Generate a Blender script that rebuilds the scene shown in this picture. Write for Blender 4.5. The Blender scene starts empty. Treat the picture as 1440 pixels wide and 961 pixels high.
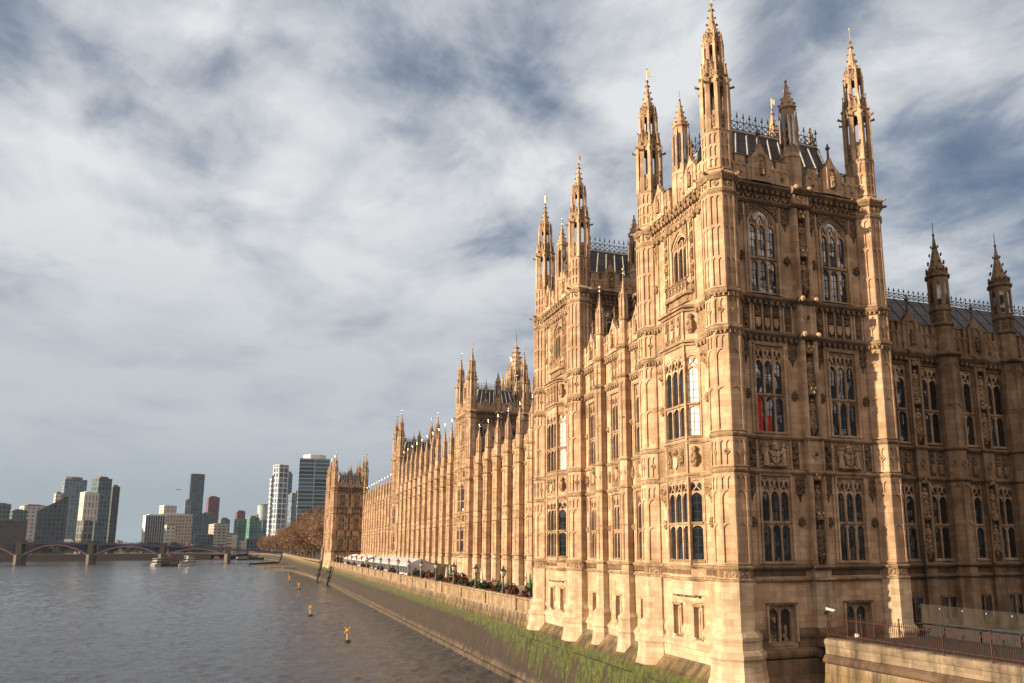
import bpy, math, random
from mathutils import Matrix, Vector
S = bpy.context.scene
COL = S.collection
PI = math.pi
rad = math.radians

# ------------------------------------------------------------------ camera
cam_d = bpy.data.cameras.new('camera')
cam = bpy.data.objects.new('camera', cam_d)
COL.objects.link(cam)
S.camera = cam
cam_d.sensor_width = 36.0
cam_d.sensor_fit = 'HORIZONTAL'
cam_d.lens = 27.671
cam_d.shift_x = -0.04767
cam_d.shift_y = 0.05997
cam_d.clip_start = 0.5
cam_d.clip_end = 20000
EYE = 12.7
def _cam():
    pi_, ro, ya = rad(10.36385), rad(-0.19497), rad(20.66764)
    F = Vector((math.sin(ya)*math.cos(pi_), math.cos(ya)*math.cos(pi_), math.sin(pi_)))
    R = Vector((math.cos(ya), -math.sin(ya), 0))
    U = R.cross(F)
    r = R*math.cos(ro) + U*math.sin(ro)
    u = U*math.cos(ro) - R*math.sin(ro)
    m = Matrix((( r.x, u.x, -F.x, 0), (r.y, u.y, -F.y, 0), (r.z, u.z, -F.z, EYE), (0, 0, 0, 1)))
    cam.matrix_world = m
_cam()

# ------------------------------------------------------------------ light
SUN_EL, SUN_AZ = 10.8, 2.2          # degrees; the sun stands over the river (-X), a touch towards -Y
sun_dir = Vector((-math.cos(rad(SUN_EL))*math.cos(rad(SUN_AZ)), -math.cos(rad(SUN_EL))*math.sin(rad(SUN_AZ)), math.sin(rad(SUN_EL))))
sd = bpy.data.lights.new('sun', 'SUN')
sd.energy = 5.0
sd.angle = rad(0.5)
sd.color = (1.0, 0.80, 0.56)
sun = bpy.data.objects.new('sun', sd)
COL.objects.link(sun)
sun.rotation_euler = sun_dir.to_track_quat('Z', 'Y').to_euler()
sun.location = (-200, 0, 120)

S.view_settings.view_transform = 'Standard'
S.view_settings.look = 'None'
S.view_settings.exposure = 0.95
S.view_settings.gamma = 1.0
S.view_settings.use_curve_mapping = False
S.cycles.max_bounces = 5
S.cycles.diffuse_bounces = 2
S.cycles.glossy_bounces = 3
S.cycles.transparent_max_bounces = 8
S.cycles.use_denoising = True

# ------------------------------------------------------------------ world: Nishita sky seen through a layer of cloud
W = bpy.data.worlds.new('World')
S.world = W
W.use_nodes = True
def build_world():
    nt = W.node_tree; nt.nodes.clear()
    N, L = nt.nodes.new, nt.links.new
    def math_(op, a, b=None, clamp=False):
        n = N('ShaderNodeMath'); n.operation = op; n.use_clamp = clamp
        for i, x in enumerate((a, b)):
            if x is None: continue
            if isinstance(x, (int, float)): n.inputs[i].default_value = x
            else: L(x, n.inputs[i])
        return n.outputs[0]
    def ramp(x, stops, interp='LINEAR'):
        n = N('ShaderNodeValToRGB'); n.color_ramp.interpolation = interp
        e = n.color_ramp.elements
        while len(e) < len(stops): e.new(0.5)
        for el, (p, c) in zip(e, stops):
            el.position = p; el.color = (*c, 1) if len(c) == 3 else c
        L(x, n.inputs[0]); return n.outputs[0]
    def mix(f, a, b):
        n = N('ShaderNodeMix'); n.data_type = 'RGBA'
        for i, x in ((0, f), (6, a), (7, b)):
            if isinstance(x, (int, float)): n.inputs[i].default_value = x
            elif isinstance(x, tuple): n.inputs[i].default_value = (*x, 1)
            else: L(x, n.inputs[i])
        return n.outputs[2]
    def multiply(a, b):
        n = N('ShaderNodeVectorMath'); n.operation = 'MULTIPLY'; L(a, n.inputs[0]); L(b, n.inputs[1]); return n.outputs[0]
    sky = N('ShaderNodeTexSky'); sky.sky_type = 'NISHITA'; sky.sun_disc = False
    sky.sun_elevation = rad(SUN_EL); sky.sun_rotation = rad(-90 - SUN_AZ)
    sky.dust_density = 1.5; sky.ozone_density = 3.0
    g = N('ShaderNodeTexCoord')
    sep = N('ShaderNodeSeparateXYZ'); L(g.outputs['Generated'], sep.inputs[0])
    zc = math_('ADD', math_('MAXIMUM', sep.outputs[2], 0.0), 0.16)
    cmb = N('ShaderNodeCombineXYZ')
    L(math_('DIVIDE', sep.outputs[0], zc), cmb.inputs[0])
    L(math_('DIVIDE', sep.outputs[1], zc), cmb.inputs[1])
    def noise(scale, detail, rough, dist, loc, sc=(1, 1, 1), rot=0):
        mp = N('ShaderNodeMapping'); L(cmb.outputs[0], mp.inputs[0])
        mp.inputs['Location'].default_value = loc; mp.inputs['Scale'].default_value = sc
        mp.inputs['Rotation'].default_value = (0, 0, rot)
        n = N('ShaderNodeTexNoise'); L(mp.outputs[0], n.inputs['Vector'])
        n.inputs['Scale'].default_value = scale; n.inputs['Detail'].default_value = detail
        n.inputs['Roughness'].default_value = rough; n.inputs['Distortion'].default_value = dist
        return n.outputs['Fac']
    big = noise(0.85, 2.0, 0.5, 0.2, SKY_BIG)
    rag = noise(3.6, 10.0, 0.56, 0.45, SKY_RAG, (1, 0.82, 1), 0.75)
    fine = noise(8.0, 9.0, 0.62, 0.5, (7.7, 4.1, 0), (1, .7, 1), .6)
    def bank(d, r, amount):                  # a bank (or a gap) of the cloud layer round one direction
        n = N('ShaderNodeVectorMath'); n.operation = 'DOT_PRODUCT'; L(g.outputs['Generated'], n.inputs[0])
        n.inputs[1].default_value = Vector(d).normalized()
        mr = N('ShaderNodeMapRange'); mr.interpolation_type = 'SMOOTHSTEP'; L(n.outputs['Value'], mr.inputs[0])
        mr.inputs[1].default_value = math.cos(rad(r)); mr.inputs[2].default_value = 1.0
        return math_('MULTIPLY', mr.outputs[0], amount)
    bias = None
    for d, r, a in SKY_BANKS:
        q = bank(d, r, a); bias = q if bias is None else math_('ADD', bias, q)
    dens = math_('ADD', math_('ADD', math_('MULTIPLY', big, 0.40), math_('MULTIPLY', rag, 0.58)), math_('MULTIPLY', fine, 0.32))
    dens = math_('SUBTRACT', math_('ADD', dens, bias), 0.10)
    # the layer closes up towards the horizon, where one looks along it
    low = math_('SUBTRACT', 1.0, math_('MULTIPLY', sep.outputs[2], 2.6, True), True)
    dens = math_('ADD', dens, math_('MULTIPLY', low, 0.14))
    mask = ramp(dens, [(0.38, (.26, .26, .26)), (0.50, (.48, .48, .48)), (0.60, (.80, .80, .80)), (0.72, (1, 1, 1))])
    lit = math_('ADD', math_('MULTIPLY', noise(3.0, 10.0, 0.56, 0.4, SKY_LIT, (1, 0.85, 1), 0.7), .66), math_('MULTIPLY', dens, .42))
    ccol = ramp(lit, [(0.44, (.115, .140, .180)), (0.52, (.185, .210, .245)), (0.60, (.285, .300, .322)), (0.60+.13, (.385, .394, .402))])
    far = ramp(sep.outputs[2], [(0.0, (1, 1, 1)), (0.05, (.97, .97, .97)), (0.16, (.74, .74, .74)), (0.42, (0, 0, 0))], 'EASE')
    ccol = mix(far, ccol, mix(ramp(sep.outputs[2], [(0.0, (0, 0, 0)), (.14, (1, 1, 1))]), (.160, .192, .215), (.225, .245, .268)))
    # unseen northern sky: dimmed low for window reflections, boosted and warmed above as added fill
    back = N('ShaderNodeMapRange'); L(sep.outputs[1], back.inputs[0])
    for i, v in enumerate((0.05, -0.5, 0.0, 1.0)): back.inputs[i+1].default_value = v
    hi = N('ShaderNodeMapRange'); L(sep.outputs[2], hi.inputs[0])
    for i, v in enumerate((0.17, 0.42, 0.0, 1.0)): hi.inputs[i+1].default_value = v
    tint = mix(hi.outputs[0], (.11, .10, .09), SKY_NORTH)
    ccol = mix(back.outputs[0], ccol, multiply(ccol, tint))
    clear = mix(0.6, sky.outputs[0], (0.9, 1.45, 2.6))
    bgc = N('ShaderNodeBackground'); L(ccol, bgc.inputs[0]); bgc.inputs[1].default_value = CLOUD_STRENGTH
    bgs = N('ShaderNodeBackground'); L(clear, bgs.inputs[0]); bgs.inputs[1].default_value = SKY_STRENGTH
    ms = N('ShaderNodeMixShader'); L(mask, ms.inputs[0]); L(bgs.outputs[0], ms.inputs[1]); L(bgc.outputs[0], ms.inputs[2])
    out = N('ShaderNodeOutputWorld'); L(ms.outputs[0], out.inputs[0])
SKY_BIG, SKY_RAG, SKY_LIT = (3.1, 1.7, 0), (0.4, 2.2, 0), (5.2, 0.3, 0)
CLOUD_STRENGTH, SKY_STRENGTH, SKY_NORTH = 1.04, 0.05, (3.7, 2.8, 2.1)
SKY_BANKS = [((-0.047, 0.942, 0.332), 24, 0.175), ((0.211, 0.901, 0.379), 18, 0.06), ((-0.19, 0.956, 0.221), 18, 0.12), ((0.38, 0.742, 0.552), 10, 0.09), ((0.097, 0.972, 0.215), 16, 0.072), ((-0.208, 0.9, 0.382), 12, 0.054), ((0.031, 0.845, 0.535), 6, 0.054), ((0.621, 0.616, 0.485), 7, 0.09), ((0.119, 0.846, 0.52), 5.5, -0.09), ((-0.07, 0.875, 0.479), 6, -0.075), ((0.218, 0.804, 0.553), 6, -0.098), ((0.523, 0.642, 0.561), 6, -0.11), ((0.689, 0.603, 0.402), 8, -0.025), ((-0.237, 0.838, 0.492), 10, -0.053), ((0.688, 0.547, 0.476), 6, -0.045), ((-0.15, 0.918, 0.367), 5, -0.06), ((0.69, 0.654, 0.309), 9, 0.09)]
build_world()

# ------------------------------------------------------------------ materials
def new_mat(name):
    m = bpy.data.materials.new(name); m.use_nodes = True
    nt = m.node_tree
    return m, nt, nt.nodes['Principled BSDF']
def lin(nt, a, b, i=0):
    nt.links.new(a, b)
class NB:                                  # small node helper
    def __init__(s, nt): s.nt = nt
    def n(s, t, **k):
        x = s.nt.nodes.new(t)
        for a, b in k.items(): setattr(x, a, b)
        return x
    def l(s, a, b): s.nt.links.new(a, b)
    def math(s, op, a, b=None, clamp=False):
        x = s.n('ShaderNodeMath', operation=op, use_clamp=clamp)
        for i, v in enumerate((a, b)):
            if v is None: continue
            if isinstance(v, (int, float)): x.inputs[i].default_value = v
            else: s.l(v, x.inputs[i])
        return x.outputs[0]
    def mix(s, f, a, b, blend='MIX'):
        x = s.n('ShaderNodeMix', data_type='RGBA', blend_type=blend)
        for i, v in ((0, f), (6, a), (7, b)):
            if isinstance(v, (int, float)): x.inputs[i].default_value = v
            elif isinstance(v, tuple): x.inputs[i].default_value = (*v[:3], 1)
            else: s.l(v, x.inputs[i])
        return x.outputs[2]
    def ramp(s, f, stops, interp='LINEAR'):
        x = s.n('ShaderNodeValToRGB'); x.color_ramp.interpolation = interp
        e = x.color_ramp.elements
        while len(e) < len(stops): e.new(.5)
        for el, (p, c) in zip(e, stops):
            el.position = p; el.color = (*c, 1) if isinstance(c, tuple) else (c, c, c, 1)
        s.l(f, x.inputs[0]); return x.outputs[0]
    def pos(s):
        g = s.n('ShaderNodeNewGeometry'); return g.outputs['Position']
    def obj(s): return s.n('ShaderNodeTexCoord').outputs['Object']
    def sep(s, v):
        x = s.n('ShaderNodeSeparateXYZ'); s.l(v, x.inputs[0]); return x.outputs
    def comb(s, a, b, c):
        x = s.n('ShaderNodeCombineXYZ')
        for i, v in enumerate((a, b, c)):
            if isinstance(v, (int, float)): x.inputs[i].default_value = v
            else: s.l(v, x.inputs[i])
        return x.outputs[0]
    def noise(s, vec, scale, detail=4, rough=.5, sc=None, dist=0):
        if sc:
            m = s.n('ShaderNodeMapping'); s.l(vec, m.inputs[0]); m.inputs['Scale'].default_value = sc; vec = m.outputs[0]
        x = s.n('ShaderNodeTexNoise'); s.l(vec, x.inputs['Vector'])
        x.inputs['Scale'].default_value = scale; x.inputs['Detail'].default_value = detail
        x.inputs['Roughness'].default_value = rough; x.inputs['Distortion'].default_value = dist
        return x.outputs['Fac']
    def bump(s, h, strength, dist, bsdf, prev=None):
        x = s.n('ShaderNodeBump'); x.inputs['Strength'].default_value = strength; x.inputs['Distance'].default_value = dist
        s.l(h, x.inputs['Height'])
        if prev: s.l(prev, x.inputs['Normal'])
        s.l(x.outputs[0], bsdf.inputs['Normal']); return x.outputs[0]

def stone_mat(name, base, soot, soot_amt=.35, carved=0.0, blocks=True):
    m, nt, b = new_mat(name); k = NB(nt)
    P = k.pos(); x, y, z = k.sep(P)
    uv = k.comb(k.math('SUBTRACT', x, y), z, 0)
    hi = tuple(min(1, c*1.16) for c in base); lo = tuple(c*f for c, f in zip(base, (.70, .65, .60)))
    n1 = k.noise(P, .55, 5, .6)
    c = k.mix(k.ramp(n1, [(.30, 0.), (.70, 1.)]), lo, hi)
    if blocks:
        br = k.n('ShaderNodeTexBrick'); k.l(uv, br.inputs['Vector'])
        br.inputs['Color1'].default_value = (1.14, 1.10, 1.05, 1); br.inputs['Color2'].default_value = (.70, .65, .61, 1)
        br.inputs['Mortar'].default_value = (.55, .50, .45, 1); br.inputs['Scale'].default_value = 1.0
        br.inputs['Mortar Size'].default_value = .010; br.inputs['Mortar Smooth'].default_value = .4
        br.inputs['Brick Width'].default_value = .95; br.inputs['Row Height'].default_value = .36
        br.inputs['Bias'].default_value = -.15
        c = k.mix(.85, c, br.outputs['Color'], 'MULTIPLY')
    st = k.noise(P, 1.0, 5, .62, (1.7, 1.7, .22))
    c = k.mix(k.math('MULTIPLY', k.ramp(st, [(.44, 0.), (.72, 1.)]), soot_amt), c, soot)
    n3 = k.noise(P, 9, 4, .6)
    c = k.mix(k.math('MULTIPLY', k.ramp(n3, [(.40, 0.), (.75, 1.)]), .30), c, soot)
    k.l(c, b.inputs['Base Color']); b.inputs['Roughness'].default_value = .88
    b.inputs['Specular IOR Level'].default_value = .25
    h = k.noise(P, 14, 5, .65)
    pv = k.bump(h, .30, .05, b)
    if carved:
        v = k.n('ShaderNodeTexVoronoi'); k.l(P, v.inputs['Vector']); v.inputs['Scale'].default_value = 5.5
        k.bump(v.outputs['Distance'], carved, .14, b, pv)
    return m

HONEY = (.56, .403, .278)
M = {}
M['stone'] = stone_mat('honey_stone', HONEY, (.13, .085, .052), .55)
M['carved'] = stone_mat('carved_stone', (.36, .245, .148), (.085, .055, .034), .75, 1.0, False)
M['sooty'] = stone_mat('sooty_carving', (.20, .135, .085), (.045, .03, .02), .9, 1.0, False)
M['north'] = stone_mat('shaded_ashlar', (.32, .225, .148), (.07, .046, .03), .9)  # base colour darkened for the north range's deeper shade; soot streaks on top
M['trim'] = stone_mat('string_stone', (.37, .26, .16), (.075, .05, .033), .85, .25, False)
M['black'] = stone_mat('blackened_stone', (.20, .135, .085), (.055, .04, .03), .9, .2, False)
M['parapet'] = stone_mat('terrace_parapet_stone', (.34, .255, .165), (.085, .06, .04), .85)
M['base'] = stone_mat('base_stone', (.54, .435, .315), (.16, .11, .07), .50)

def embankment_mat():
    """river wall: clean coping, a damp band, weed at the high-water mark, mud-stained granite below"""
    m, nt, b = new_mat('tidal_stone'); k = NB(nt); P = k.pos(); x, y, z = k.sep(P)
    uv = k.comb(k.math('SUBTRACT', x, y), z, 0)
    n1 = k.noise(P, .5, 5, .6); nv = k.noise(P, .9, 5, .65, (1.3, 1.3, .16)); nf = k.noise(P, 5, 5, .65)
    zz = k.math('ADD', z, k.math('MULTIPLY', k.math('SUBTRACT', n1, .5), 1.3))
    zz = k.math('ADD', zz, k.math('MULTIPLY', k.math('SUBTRACT', nf, .5), .7))
    zn = k.math('DIVIDE', zz, 8.0)
    c = k.ramp(zn, [(.0, (.10, .072, .048)), (.08, (.12, .085, .056)), (.15, (.034, .021, .012)), (.32, (.042, .026, .014)), (.45, (.032, .020, .010)), (.58, (.048, .034, .014)), (.65, (.19, .13, .05)), (.73, (.22, .155, .085)), (.80, (.36, .27, .17)), (.95, (.40, .31, .20))])
    br = k.n('ShaderNodeTexBrick'); k.l(uv, br.inputs['Vector'])
    br.inputs['Color1'].default_value = (1.1, 1.08, 1.05, 1); br.inputs['Color2'].default_value = (.8, .78, .75, 1); br.inputs['Mortar'].default_value = (.45, .42, .38, 1)
    br.inputs['Scale'].default_value = 1; br.inputs['Brick Width'].default_value = 1.5; br.inputs['Row Height'].default_value = .62; br.inputs['Mortar Size'].default_value = .02
    c = k.mix(.7, c, br.outputs['Color'], 'MULTIPLY')
    c = k.mix(k.math('MULTIPLY', k.ramp(nv, [(.40, 0.), (.60, 1.)]), .75), c, (.016, .011, .007))
    ns = k.noise(P, 3.2, 4, .6, (1, 1, .10)); c = k.mix(k.ramp(ns, [(.54, 0.), (.70, .5)]), c, (.08, .056, .034))
    # weed hangs from the high-water mark in tongues; more of it under the near wing
    near = k.n('ShaderNodeMapRange'); k.l(y, near.inputs[0])
    for i, v in enumerate((95., 70., .0, 1.)): near.inputs[i+1].default_value = v
    drop = k.math('MULTIPLY', k.math('SUBTRACT', nv, .36), k.math('ADD', 3.4, k.math('MULTIPLY', near.outputs[0], 9.)))
    low = k.math('SUBTRACT', 4.75, k.math('MAXIMUM', drop, .15))
    g = k.math('MULTIPLY', k.math('GREATER_THAN', z, k.math('SUBTRACT', low, k.math('MULTIPLY', nf, .5))), k.math('LESS_THAN', k.math('ADD', z, k.math('MULTIPLY', k.math('SUBTRACT', nf, .5), .8)), 4.85))
    ng = k.noise(P, 2.2, 6, .7)
    g = k.math('MULTIPLY', g, k.ramp(ng, [(.40, 0.), (.49, 1.)]))
    g = k.math('MULTIPLY', g, k.ramp(k.noise(P, 4.5, 6, .75, (1, 1, .35)), [(.40, .06), (.56, 1.)]))
    c = k.mix(g, c, k.mix(k.ramp(k.noise(P, 1.3, 5, .7), [(.3, 0.), (.7, 1.)]), (.030, .045, .006), (.092, .125, .010)))
    k.l(c, b.inputs['Base Color']); b.inputs['Roughness'].default_value = .85
    k.bump(k.noise(P, 6, 6, .7), .6, .08, b)
    return m
M['weed'] = embankment_mat()

def simple(name, col, rough=.6, metal=0., noise=.25, scale=3., spec=.4, bump=0., objc=True):
    m, nt, b = new_mat(name); k = NB(nt)
    v = k.obj() if objc else k.pos()
    n = k.noise(v, scale, 5, .6)
    c = k.mix(k.ramp(n, [(.3, 0.), (.7, 1.)]), tuple(x*(1-noise) for x in col), tuple(min(1, x*(1+noise)) for x in col))
    k.l(c, b.inputs['Base Color']); b.inputs['Roughness'].default_value = rough
    b.inputs['Metallic'].default_value = metal; b.inputs['Specular IOR Level'].default_value = spec
    if bump: k.bump(n, bump, .05, b)
    return m
M['lead'] = simple('lead_came', (.02, .02, .022), .6)
M['leadrib'] = simple('lead_roll', (.30, .29, .29), .6)
M['iron'] = simple('black_iron', (.035, .035, .04), .5, .3)
M['gold'] = simple('gilding', (.95, .76, .42), .28, 1., .1)
M['curtain'] = simple('red_curtain', (.62, .035, .02), .8, noise=.15, scale=6)
M['blind'] = simple('white_blind', (.82, .80, .76), .55, noise=.08, scale=2)
def glass_mat(name, col=(.006, .008, .012), rough=.045):
    m, nt, b = new_mat(name); k = NB(nt)
    P = k.pos(); n = k.noise(P, 2.6, 3, .5); n2 = k.noise(P, .9, 2, .5)
    c = k.mix(n2, tuple(x*.5 for x in col), tuple(x*1.8 for x in col))
    k.l(c, b.inputs['Base Color']); b.inputs['Roughness'].default_value = rough
    b.inputs['IOR'].default_value = 2.5
    vo = k.n('ShaderNodeTexVoronoi'); k.l(P, vo.inputs['Vector']); vo.inputs['Scale'].default_value = 1.9     # each pane sits a little askew
    ge = k.n('ShaderNodeNewGeometry'); v1 = k.n('ShaderNodeVectorMath', operation='SUBTRACT'); k.l(vo.outputs['Color'], v1.inputs[0]); v1.inputs[1].default_value = (.5, .5, .5)
    v2 = k.n('ShaderNodeVectorMath', operation='SCALE'); k.l(v1.outputs[0], v2.inputs[0]); v2.inputs[3].default_value = .22
    v3 = k.n('ShaderNodeVectorMath', operation='ADD'); k.l(v2.outputs[0], v3.inputs[0]); k.l(ge.outputs['Normal'], v3.inputs[1])
    v4 = k.n('ShaderNodeVectorMath', operation='NORMALIZE'); k.l(v3.outputs[0], v4.inputs[0])
    k.bump(n, .22, .05, b, v4.outputs[0])
    return m
M['glass'] = glass_mat('window_glass')

def slate_mat():
    m, nt, b = new_mat('roof_plates'); k = NB(nt)
    P = k.pos(); x, y, z = k.sep(P)
    uv = k.comb(k.math('SUBTRACT', x, y), z, 0)
    br = k.n('ShaderNodeTexBrick'); k.l(uv, br.inputs['Vector']); br.offset = 0
    br.inputs['Color1'].default_value = (.115, .118, .130, 1); br.inputs['Color2'].default_value = (.080, .083, .094, 1)
    br.inputs['Mortar'].default_value = (.02, .02, .024, 1); br.inputs['Scale'].default_value = 1
    br.inputs['Brick Width'].default_value = 1.1; br.inputs['Row Height'].default_value = .95; br.inputs['Mortar Size'].default_value = .03
    n = k.noise(P, 2.2, 5, .6)
    c = k.mix(k.math('MULTIPLY', n, .5), br.outputs['Color'], (.055, .05, .047))
    k.l(c, b.inputs['Base Color']); b.inputs['Roughness'].default_value = .8
    return m
M['slate'] = slate_mat()

# ------------------------------------------------------------------ mesh helper
class MB:
    """collects shapes in a local frame: u along the wall, w outwards, z up"""
    def __init__(s):
        s.v, s.f, s.mi = [], [], []
        s.frame()
        s.m = 0
    def frame(s, ox=0., oy=0., th=0., oz=0.):
        t = rad(th)
        s.fr = (ox, oy, oz, math.cos(t), math.sin(t), math.sin(t), -math.cos(t))
    def pt(s, u, w, z):
        ox, oy, oz, ux, uy, wx, wy = s.fr
        s.v.append((ox+u*ux+w*wx, oy+u*uy+w*wy, oz+z)); return len(s.v)-1
    def face(s, idx, m=None):
        s.f.append(idx); s.mi.append(s.m if m is None else m)
    def poly(s, pts, m=None):
        s.face([s.pt(*p) for p in pts], m)
    def box(s, u0, u1, w0, w1, z0, z1, m=None):
        i = [s.pt(u, w, z) for z in (z0, z1) for (u, w) in ((u0, w0), (u1, w0), (u1, w1), (u0, w1))]
        for q in ((0, 3, 2, 1), (4, 5, 6, 7), (0, 1, 5, 4), (1, 2, 6, 5), (2, 3, 7, 6), (3, 0, 4, 7)):
            s.face([i[a] for a in q], m)
    def prof(s, u0, u1, prof, m=None, caps=True):
        """extrude a (w, z) profile along u"""
        a = [s.pt(u0, w, z) for w, z in prof]; b = [s.pt(u1, w, z) for w, z in prof]; n = len(prof)
        for i in range(n):
            j = (i+1) % n; s.face([a[i], b[i], b[j], a[j]], m)
        if caps: s.face(a[::-1], m); s.face(b, m)
    def prism(s, pts, w0, w1, m=None):
        """extrude a (u, z) outline along w"""
        a = [s.pt(u, w0, z) for u, z in pts]; b = [s.pt(u, w1, z) for u, z in pts]; n = len(pts)
        for i in range(n):
            j = (i+1) % n; s.face([a[i], a[j], b[j], b[i]], m)
        s.face(b, m); s.face(a[::-1], m)
    def prismz(s, pts, z0, z1, m=None):
        a = [s.pt(u, w, z0) for u, w in pts]; b = [s.pt(u, w, z1) for u, w in pts]; n = len(pts)
        for i in range(n):
            j = (i+1) % n; s.face([a[i], a[j], b[j], b[i]], m)
        s.face(b, m); s.face(a[::-1], m)
    def ring(s, prof, n=8, rot=22.5, cu=0., cw=0., m=None, cap=True, sx=1., sy=1.):
        rows = []
        for r, z in prof:
            rows.append([s.pt(cu+sx*r*math.cos(rad(rot)+2*PI*k/n), cw+sy*r*math.sin(rad(rot)+2*PI*k/n), z) for k in range(n)])
        for a, b in zip(rows, rows[1:]):
            for k in range(n):
                j = (k+1) % n; s.face([a[k], a[j], b[j], b[k]], m)
        if cap: s.face(rows[0][::-1], m); s.face(rows[-1], m)
    def blob(s, u, w, z, r, rz=None, n=6, m=None):
        rz = rz or r
        s.ring([(r*.45, z-rz*.85), (r*.95, z-rz*.3), (r*.95, z+rz*.3), (r*.45, z+rz*.85)], n, 15, u, w, m)
    def tube(s, p, q, r0, r1=None, n=6, m=None):
        r1 = r0 if r1 is None else r1
        P, Q = Vector(p), Vector(q); d = (Q-P)
        if d.length < 1e-6: return
        d.normalize(); a = d.orthogonal().normalized(); b = d.cross(a)
        A = [s.pt(*(P+(a*math.cos(2*PI*k/n)+b*math.sin(2*PI*k/n))*r0)) for k in range(n)]
        B = [s.pt(*(Q+(a*math.cos(2*PI*k/n)+b*math.sin(2*PI*k/n))*r1)) for k in range(n)]
        for k in range(n):
            j = (k+1) % n; s.face([A[k], A[j], B[j], B[k]], m)
        s.face(A[::-1], m); s.face(B, m)
    def arch(s, u0, u1, z0, z1, zt, w0, w1, n=4, m=None):
        """plate with a pointed opening: the opening springs at z0, its apex is at z1, the plate's top at zt"""
        h = (u1-u0)/2; c = (u0+u1)/2
        pts = []
        for i in range(n+1):
            t = i/n; pts.append((u0+h*t, z0+(z1-z0)*(.72*math.sqrt(max(0, 1-(1-t)**2))+.28*t)))
        pts += [(2*c-u, z) for u, z in pts[-2::-1]]
        for (ua, za), (ub, zb) in zip(pts, pts[1:]):
            a = [s.pt(ua, w1, za), s.pt(ub, w1, zb), s.pt(ub, w1, zt), s.pt(ua, w1, zt)]
            s.face(a, m)
            b0, b1 = s.pt(ua, w0, za), s.pt(ub, w0, zb)
            s.face([a[0], b0, b1, a[1]], m)
        s.poly([(u0, w0, zt), (u1, w0, zt), (u1, w1, zt), (u0, w1, zt)], m)
    def diamond(s, u, z, a, b, w0, w1, t=.3, m=None):
        o = [(u-a, z), (u, z-b), (u+a, z), (u, z+b)]; i = [(u-a*(1-t), z), (u, z-b*(1-t)), (u+a*(1-t), z), (u, z+b*(1-t))]
        for k in range(4):
            j = (k+1) % 4
            s.prism([o[k], o[j], i[j], i[k]], w0, w1, m)
    def walls(s, u0, u1, z0, z1, holes, w0, w1, m=None):
        """a wall slab with rectangular openings"""
        zs = sorted({z0, z1, *[h[2] for h in holes], *[h[3] for h in holes]})
        zs = [z for z in zs if z0 <= z <= z1]
        for za, zb in zip(zs, zs[1:]):
            cuts = sorted((h[0], h[1]) for h in holes if h[2] < (za+zb)/2 < h[3])
            c = u0
            for a, b in cuts:
                if a > c+1e-6: s.box(c, a, w0, w1, za, zb, m)
                c = max(c, b)
            if u1 > c+1e-6: s.box(c, u1, w0, w1, za, zb, m)
    def mesh(s, name, mats):
        me = bpy.data.meshes.new(name)
        me.from_pydata(s.v, [], s.f)
        for x in mats: me.materials.append(M[x] if isinstance(x, str) else x)
        me.polygons.foreach_set('material_index', s.mi)
        me.update(); return me
def link(name, me, parent=None, loc=(0, 0, 0), rz=0., **props):
    o = bpy.data.objects.new(name, me); COL.objects.link(o)
    o.location = loc; o.rotation_euler = (0, 0, rad(rz))
    if parent is not None: o.parent = parent
    for a, b in props.items(): o[a] = b
    return o
def thing(name, label, cat, loc=(0, 0, 0), rz=0., group=None, me=None):
    o = link(name, me, None, loc, rz, label=label, category=cat)
    if group: o['group'] = group
    return o
def structure(name, me, loc=(0, 0, 0)): return link(name, me, None, loc, kind='structure')
random.seed(7)
# ------------------------------------------------------------------ palace: levels (metres above the water)
Z_S2, Z_S1, Z_B2, Z_B1, Z_A2, Z_A1, Z_C2, Z_C1 = 10.78, 11.5, 17.16, 19.28, 25.78, 28.1, 34.57, 35.64
TA, TB = 11.48, 9.39                         # a tower's plan, between the turrets' axes
SM = ['stone', 'carved', 'trim', 'black', 'base', 'glass', 'lead', 'weed', 'sooty']
ST, CA, TR, BK, BA, GL, LD, WD, SC = range(9)

def string_course(mb, u0, u1, z, w, big=.22, h=.30, m=TR, dent=0):
    mb.prof(u0, u1, [(w-.05, z-h), (w+big*.45, z-h), (w+big, z-h*.35), (w+big, z), (w+.02, z+h*.55), (w-.05, z+h*.55)], m)
    if dent:
        n = max(1, int((u1-u0)/dent)); s = (u1-u0)/n
        for i in range(n):
            c = u0+(i+.5)*s
            mb.box(c-s*.26, c+s*.26, w, w+big*.85, z-h-.22, z-h+.02, CA if m == TR else m)

def crockets(mb, r0, z0, r1, z1, n=8, count=6, size=.09, rot=22.5, m=CA):
    for k in range(n):
        a = rad(rot)+2*PI*k/n
        for i in range(count):
            t = (i+.4)/count; r = r0+(r1-r0)*t+size*.7; s = size*(1-.45*t)
            mb.blob(r*math.cos(a), r*math.sin(a), z0+(z1-z0)*t, s, s*1.1, 4, m)

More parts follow.
